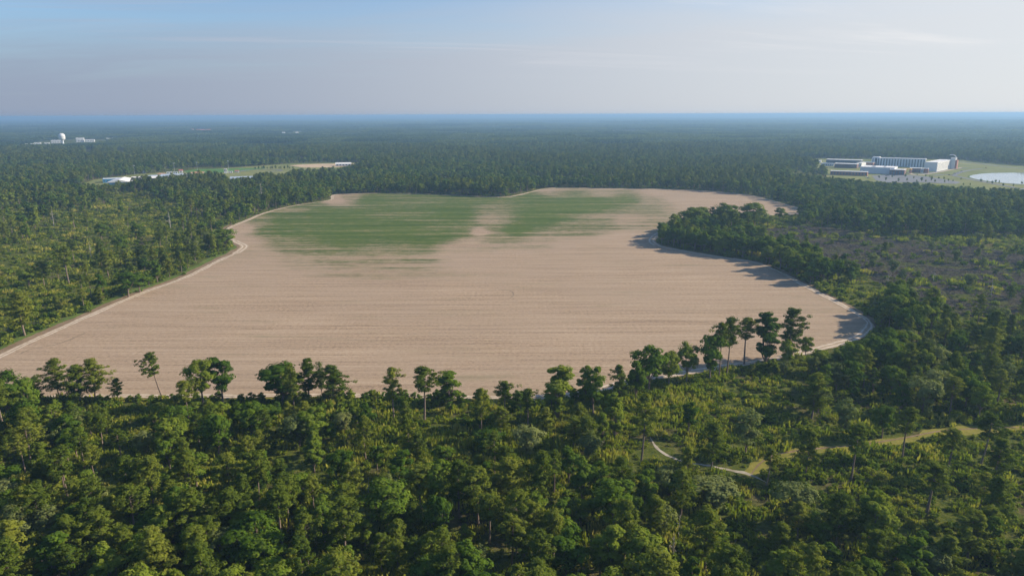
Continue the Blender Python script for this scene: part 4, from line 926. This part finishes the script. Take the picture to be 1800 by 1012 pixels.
def house(name, label, cat, px_, py_, w, d, h, rz, wall, roof, win=None, side=None, pitched=None, group=None, par=0.5):
    """origin: front-left corner on the ground; win = (n, width, z0, z1) on the front; side = the same on the right-hand wall"""
    e = empty(name, tuple(G(px_, py_)), R_(rz)); tag(e, label, cat, group)
    box('wall', 0, w, 0, d, 0, h, wall, e)
    if pitched: gable('roof', 0, w, 0, d, h + .01, h + pitched[1], roof, e, pitched[0])
    else:
        r = box('roof', .4, w - .4, .4, d - .4, h + .004, h + .12, roof, e)
        for q in ((-.15, w + .15, -.15, .3), (-.15, w + .15, d - .3, d + .15), (-.15, .3, .3, d - .3), (w - .3, w + .15, .3, d - .3)):
            box('parapet', *q, h - .3, h + par, 'roofwhite' if wall in ('navy', 'brick', 'darkbrick') else wall, r)
    if win:
        n, ww, z0, z1 = win; st = w / n
        for i in range(n): box('window', st * (i + .5) - ww / 2, st * (i + .5) + ww / 2, -.08, .1, z0, z1, 'glass', e)
    if side:
        n, ww, z0, z1 = side; st = d / n
        for i in range(n): box('window', w - .1, w + .08, st * (i + .5) - ww / 2, st * (i + .5) + ww / 2, z0, z1, 'glass', e)
    return e
A_ = house('residence_hall', 'long pale grey four-storey residence with dark vertical window strips', 'building', 1531, 291.8, 108, 20, 18.5, -34, 'palegrey', 'roofwhite', (19, 1.7, 1.2, 17.2), (3, 2, 1.2, 17.2))
box('penthouse', 2, 16, 2, 14, 18.5, 21, 'white', A_); box('recess_shade_box', 7, 11, -.4, .5, 0, 18.3, 'navy', A_)  # dark box proud of the facade paints in the shade of a recess
B_ = house('residence_wing', 'white residence wing with sunlit facade of tall windows', 'building', 1624.5, 300.8, 23, 118, 18.5, -44, 'white', 'roofwhite', None, (13, 2.4, 1.5, 17))
C_ = house('stair_tower', 'white stair tower with curved hook-shaped fin on top', 'tower', 1669, 296.8, 9, 12, 23, -44, 'white', 'roofwhite', None, (2, 1.6, 2, 20))
box('brick_panel', 9.1, 12.5, 1, 11, 0, 19, 'brick', C_)
arc = [(-2 + 9 * math.sin(a) - 4, 6, 22.5 + 8.5 * math.cos(a)) for a in np.linspace(-.5, 1.75, 14)]
V, Fc = tube(np.array(arc) + np.array([6, 0, -1]), [.9] * 14, 6); link('curved_fin', mkmesh('curved_fin', V, Fc, M['white'], smooth=True), C_)
E_ = house('sports_hall', 'windowless blue-grey hall with broad white roof by the car park', 'building', 1511, 304.3, 62, 52, 12.5, -34, 'palegrey', 'roofwhite')
box('service_door', 6, 9, -.1, .2, 0, 5, 'darkbrick', E_); box('roof_unit', 20, 26, 15, 21, 12.6, 14.2, 'steel', E_); box('roof_unit', 40, 44, 25, 29, 12.6, 14, 'steel', E_)
E2 = house('entrance_block', 'dark brick entrance block joined to the hall', 'building', 1563, 307.2, 26, 30, 10, -34, 'darkbrick', 'roofwhite', (5, 3, 1, 8))
Y_ = empty('entrance_canopy', tuple(G(1587, 304.5)), R_(-34)); tag(Y_, 'yellow entrance canopy on brick piers', 'canopy')
box('canopy_roof', 0, 15, 0, 9, 7.2, 9, 'yellow', Y_); box('pier', .5, 3, .5, 3, 0, 7.2, 'brick', Y_); box('pier', 11, 14.5, .5, 4, 0, 7.2, 'brick', Y_)
house('brick_block', 'low dark brick block right of the yellow canopy', 'building', 1598, 303.4, 20, 18, 9, -34, 'darkbrick', 'roofwhite', (5, 1.6, 2, 6))
house('grey_link_block', 'small pale link between brick block and white residence', 'building', 1613.5, 303.9, 9, 14, 8.5, -34, 'palegrey', 'roofwhite', (2, 2, 2, 6))
house('red_end_block', 'small red brick end block beside the white residence', 'building', 1621, 304, 10, 12, 8.8, -34, 'brick', 'roofwhite', None, (2, 2, 2, 6))
house('long_navy_block', 'long dark-fronted block with white roof at the campus rear', 'building', 1452, 286.6, 78, 26, 8.5, -34, 'navy', 'roofwhite', (16, 2.6, 3, 6))
house('classroom_block', 'low dark brick classroom block before the navy-fronted one', 'building', 1466, 294.8, 46, 24, 9, -34, 'darkbrick', 'roofwhite', (10, 2, 2.5, 6.5))
house('white_wedge_block', 'white angled block between brick classrooms', 'building', 1505, 293.8, 11, 26, 9.5, -46, 'white', 'roofwhite', (2, 2, 2, 6))
house('red_brick_block', 'red brick block left of the long grey residence', 'building', 1514.5, 292.4, 24, 20, 9, -40, 'brick', 'roofwhite', (4, 2, 2, 6))
house('pale_low_block', 'pale blue low block at the campus left end', 'building', 1443, 291.5, 28, 18, 5.5, -34, 'palegrey', 'greyblue', (6, 2, 1.5, 4))
house('front_brick_block', 'long low red brick block nearest the campus trees', 'building', 1459, 307.4, 66, 18, 7.5, -30, 'brick', 'roofwhite', (12, 2, 2, 5.5))
house('white_cottage', 'tiny white-roofed building left of the campus', 'building', 1432, 286, 14, 10, 4, -30, 'white', 'roofwhite', (3, 1.5, 1, 3), pitched=('x', 2.5))
house('brick_cottage', 'tiny red brick house at far left of campus', 'building', 1411, 284, 10, 9, 5, -30, 'brick', 'darkbrick', (2, 1.5, 1, 3), pitched=('x', 2.5))
house('grey_cottage', 'tiny grey house beside the red brick house', 'building', 1400, 283.2, 12, 9, 4, -30, 'palegrey', 'greyblue', (3, 1.5, 1, 3), pitched=('x', 2.5))
# school
house('school_wing', 'blue-walled school wing with flat white roof', 'building', 181, 321.6, 36, 24, 6.5, 27, 'bluewall', 'roofwhite', (7, 2, 2, 4.5))
house('school_hall', 'blue gabled school hall under a pale metal roof', 'building', 188, 328.6, 38, 66, 7, 20, 'bluewall', 'roofwhite', (6, 2, 2, 5), pitched=('y', 4.5))
house('school_brick_wing', 'brick school wing with pale roof right of the blue hall', 'building', 232, 320.5, 44, 30, 6, 25, 'brick', 'roofwhite', (9, 2, 2, 4.5), pitched=('x', 3))
house('school_rear_wing', 'pale roofed rear wing of the school', 'building', 258, 317.4, 40, 24, 6, 25, 'brick', 'greyblue', (8, 2, 2, 4.5), pitched=('x', 3))
house('school_annex', 'flat grey-roofed school annex furthest right', 'building', 284, 312.8, 44, 22, 5.5, 25, 'palegrey', 'greyblue', (8, 2, 2, 4.5))
house('school_link', 'low grey link roof beside the school annex', 'building', 312, 312, 30, 14, 5, 25, 'palegrey', 'palegrey', (5, 2, 2, 4))
house('ticket_hut', 'little white hut above the school roofs', 'building', 251, 304.8, 6, 5, 5.5, 25, 'white', 'roofwhite', (1, 2, 1, 3))
house('home_dugout', 'small white dugout beside the clay diamond', 'building', 293, 306.3, 10, 6, 4, 22, 'white', 'greyblue', (2, 2, 1, 3))
house('away_dugout', 'small grey dugout right of the white one', 'building', 304, 305.8, 9, 6, 3.6, 22, 'palegrey', 'steel', (2, 2, 1, 3))
house('scorers_hut', 'red and white hut by the ball field', 'building', 315, 304.2, 7, 5, 5, 22, 'white', 'redroof', (1, 2, 1, 3), pitched=('x', 2))
house('press_box', 'tall white press box beside the green pitch', 'building', 394, 305, 6, 6, 9, 18, 'white', 'roofwhite', (2, 1.6, 5, 8))
house('kiosk', 'low white kiosk right of the press box', 'building', 401, 304.6, 9, 5, 3.5, 18, 'white', 'roofwhite', (2, 2, 1, 3))
house('team_shed', 'small tan shed by the running track', 'building', 413, 303.6, 8, 5, 3.5, 18, 'white', 'redroof', (2, 1.5, 1, 2.6), pitched=('x', 1.5))
house('pavilion', 'blue-grey roofed pavilion in front of the sports lawn', 'building', 405, 318.2, 46, 15, 4.5, 17, 'white', 'greyblue', (12, 2, 1, 3.6), pitched=('x', 3))
house('farm_shed', 'white-roofed shed at the tan field end', 'building', 590, 292.2, 36, 16, 5, 12, 'palegrey', 'roofwhite', (5, 3, 1, 4), pitched=('x', 3))
def pole(px_, py_, h, label):
    e = empty('floodlight_pole', tuple(G(px_, py_))); tag(e, label, 'light pole', 'sports ground floodlights')
    V, Fc = tube([(0, 0, 0), (0, 0, h * .5), (0, 0, h)], [.35, .28, .2], 6); link('mast', mkmesh('mast', V, Fc, M['steel']), e)
    box('lamp_bank', -1.6, 1.6, -.3, .3, h - 1.4, h, 'white', e)
for a_ in [(237, 308, 20, 'thin floodlight mast above the blue school hall'), (307, 303, 20, 'floodlight mast behind the two dugouts'), (347, 299.5, 18, 'floodlight mast at the far side of the green pitch'), (402, 300.5, 22, 'floodlight mast right of the press box')]: pole(*a_)
# water tower and far town
e = empty('water_tower', tuple(G(110.5, 252.5))); tag(e, 'white domed water tower rising above the far left woods', 'water tower')
prof = [(0, 44.5), (4, 44.2), (8, 42.6), (11, 39.6), (12.6, 36), (12.8, 31), (12.8, 23), (11.5, 19), (7, 15.5), (5, 13), (5, 0)]
V = []; Fc = []; k = 20
for r_, z_ in prof:
    for j in range(k): V.append((max(r_, .01) * math.cos(6.2832 * j / k), max(r_, .01) * math.sin(6.2832 * j / k), z_))
for i in range(len(prof) - 1):
    for j in range(k): Fc.append((i * k + j, (i + 1) * k + j, (i + 1) * k + (j + 1) % k, i * k + (j + 1) % k))
nt = 7 * k
link('tank', mkmesh('tank', V[:9 * k], Fc[:8 * k], M['white'], smooth=True), e)
link('pedestal', mkmesh('pedestal', np.array(V[8 * k:]), [tuple(i - 8 * k for i in f) for f in Fc[8 * k:]], M['palegrey'], smooth=True), e)
V = []; 
for r_, z_ in ((12.8, 29.4), (13.3, 29.4), (13.3, 30.2), (12.8, 30.2)):
    for j in range(k): V.append((r_ * math.cos(6.2832 * j / k), r_ * math.sin(6.2832 * j / k), z_))
link('walkway', mkmesh('walkway', V, [(i * k + j, i * k + (j + 1) % k, ((i + 1) % 4) * k + (j + 1) % k, ((i + 1) % 4) * k + j) for i in range(4) for j in range(k)], M['steel']), e)
for px_, py_, w, d, h, lb in [(90, 252, 40, 25, 13, 'long white shed left of the water tower'), (134, 250, 32, 25, 19, 'white block right of the water tower'), (149, 250, 40, 25, 11, 'low white annex beside the white block'),
                              (187, 248, 40, 22, 13, 'thin white building at the right end of the far town'), (60, 255, 24, 16, 9, 'small white building between town sheds'), (45, 257, 26, 16, 9, 'leftmost pair of small white town sheds, right one'),
                              (21, 257.5, 14, 12, 9, 'tiny pale building furthest left in the far town'), (78, 254.6, 20, 12, 8, 'low pale building just below the long white shed')]:
    house('town_building', lb, 'building', px_, py_, w, d, h, 25, 'white', 'roofwhite', (max(3, int(w / 6)), 2.4, 2, h * .6), group='white buildings of the far town')
for px_, py_, w, h, lb, rf in [(334, 231, 26, 20, 'pale gabled building left of the red roofs', 'redroof'), (345, 231.2, 60, 15, 'longest red-roofed building in the far woods', 'redroof'), (362, 231, 36, 14, 'shorter red-roofed building beside the longest one', 'redroof')]:
    house('red_roof_building', lb, 'building', px_, py_, w, 26, h - 5, 18, 'white', rf, (int(w / 6), 2.4, 2, 6), pitched=('x', 6), group='red roofed buildings in the far woods')
FARH = [(243, 265, 'white house glimpsed in woods above the school'), (262, 264.4, 'second white house right of the first in the far woods'), (213, 274, 'cream house lower down in the far left woods'),
        (157, 275, 'yellowish small house in the left middle woods'), (496, 236, 'leftmost of three white far houses above the tan field'), (520, 236, 'middle of three white far houses above the tan field'), (546, 235.4, 'rightmost of three white far houses above the tan field'),
        (1112, 234, 'white house far off in the pine plain'), (1078, 233, 'pale house left of the white one in the pine plain')]
for px_, py_, lb in FARH:
    s_ = 1.0 if py_ > 250 else 1.5
    house('far_house', lb, 'house', px_, py_, 11 * s_, 9 * s_, 6 * s_, 10, 'palegrey', 'roofwhite', (3, 1.6, 1.5, 4), pitched=('x', 3 * s_))
# small planted trees, cars
def small_tree(px_, py_, h, label, grp, k):
    d = PROTO['broad'][k % len(PROTO['broad'])]; s_ = h / d['h']
    e = empty('planted_tree', tuple(G(px_, py_)), k * 1.7, (s_ * 1.05, s_ * 1.05, s_)); tag(e, label, 'young tree', grp)
    link('trunk', d['trunk'], e); link('crown', d['crown'], e)
LOT = [(1545, 314, 5), (1557, 318.4, 7), (1568, 313, 5), (1579, 320.5, 8), (1591, 312.5, 8), (1594, 319.5, 7), (1606, 314.6, 5), (1611, 321, 5), (1620, 319.6, 8), (1627, 321, 5), (1637, 319, 10), (1643, 321, 6), (1660, 322, 6)]
for i, (a_, b_, h) in enumerate(LOT): small_tree(a_, b_, h, 'young tree in the campus car park, %s from left' % ORD[i], 'car park trees', i)
LAWN = [(1612, 308.5, 4), (1627, 311, 5), (1634, 313, 5), (1650, 315.5, 5), (1659, 316.5, 6), (1667, 319, 5), (1675, 320, 4), (1689, 317, 5), (1693, 326.5, 5), (1705, 327, 5), (1724, 321, 7), (1735, 323, 6), (1744, 324, 6), (1750, 322, 6), (1756, 323, 6), (1763, 328, 6), (1781, 329, 6), (1796, 325, 6)]
for i, (a_, b_, h) in enumerate(LAWN): small_tree(a_, b_, h, 'young lawn tree beside the campus roads, %s from left' % ORD[i], 'lawn trees', i + 3)
for i in range(14): small_tree(449 + i * 5 + (i * 7) % 3, 298.2 - i * .06, 6 + (i * 5) % 4, 'small dark tree in the row by the tan field, %s from left' % ORD[i], 'row of trees by the tan field', i + 1)
M['carwhite'] = plain('white_car_paint', (0.75, 0.75, 0.74), 0.3, 0.02); M['cardark'] = plain('dark_car_paint', (0.05, 0.06, 0.08), 0.3, 0.05); M['carred'] = plain('red_car_paint', (0.35, 0.04, 0.03), 0.3, 0.05); M['tyre'] = plain('black_tyre', (0.02, 0.02, 0.02), 0.9, 0.1)
def car(px_, py_, rz, m_, label):
    e = empty('parked_car', tuple(G(px_, py_, 0.2)), rz); tag(e, label, 'car', 'cars in the campus car park')
    pr = [(-2.2, .35), (-2.2, .95), (-1.3, 1.0), (-.7, 1.5), (.9, 1.5), (1.6, 1.0), (2.2, .9), (2.2, .35)]
    V = [(x, y, z) for y in (-.88, .88) for x, z in pr]; n = len(pr)
    link('body', mkmesh('body', V, [tuple(range(n)), tuple(range(2 * n - 1, n - 1, -1))] + [(i, n + i, n + (i + 1) % n, (i + 1) % n) for i in range(n)], M[m_]), e)
    box('windscreen', -.9, 1.2, -.9, .9, 1.04, 1.36, 'glass', e)
    for x in (-1.35, 1.35):
        for y in (-.88, .88):
            V, Fc = tube([(x, y - .12, .33), (x, y + .12, .33)], [.33, .33], 10); link('wheel', mkmesh('wheel', V, Fc + [tuple(range(9, -1, -1)), tuple(range(10, 20))], M['tyre']), e)
for i, (a_, b_, m_, lb) in enumerate([(1523, 312, 'carwhite', 'white car at the left end of the car park'), (1526, 313.6, 'cardark', 'dark car just below the white car at the car park end'), (1545, 310.2, 'cardark', 'dark car near the hall wall'), (1558, 309.4, 'cardark', 'dark car in the middle bay by the hall'), (1563, 309.6, 'carwhite', 'white car beside the dark one in the middle bay'),
                                      (1571, 309, 'cardark', 'dark car nearest the entrance block'), (1678, 305.5, 'cardark', 'dark car on the strip by the campus road, left one'), (1684, 303.5, 'carwhite', 'white car parked along the campus road'), (1690, 301.5, 'cardark', 'dark car on the campus road strip, right one'), (1668, 308, 'cardark', 'dark car where the loop road starts'),
                                      (1733, 295.2, 'carred', 'dark red car alone by the far road')]):
    car(a_, b_, R_(-34), m_, lb)

# ------------------------------------------------------------------ haze
mt, t, out = mat('haze_air')
pv = N(t, 'ShaderNodeVolumePrincipled'); pv.inputs['Color'].default_value = (0.36, 0.60, 0.88, 1); pv.inputs['Density'].default_value = 0.000135; pv.inputs['Anisotropy'].default_value = 0.2
L(t, pv.outputs[0], out.inputs['Volume'])
hx, ha, hb_, hz0, hz1 = 75000, -3600, 66000, -1.0, 122.0
V = [(sx_, yy, zz_) for zz_ in (hz0, hz1) for yy in (ha, hb_) for sx_ in (-hx, hx)]
tag(link('haze', mkmesh('haze', V, [(0, 2, 3, 1), (4, 5, 7, 6), (0, 1, 5, 4), (2, 6, 7, 3), (0, 4, 6, 2), (1, 3, 7, 5)], mt)), 'thin blue summer haze over the whole plain', kind='stuff')
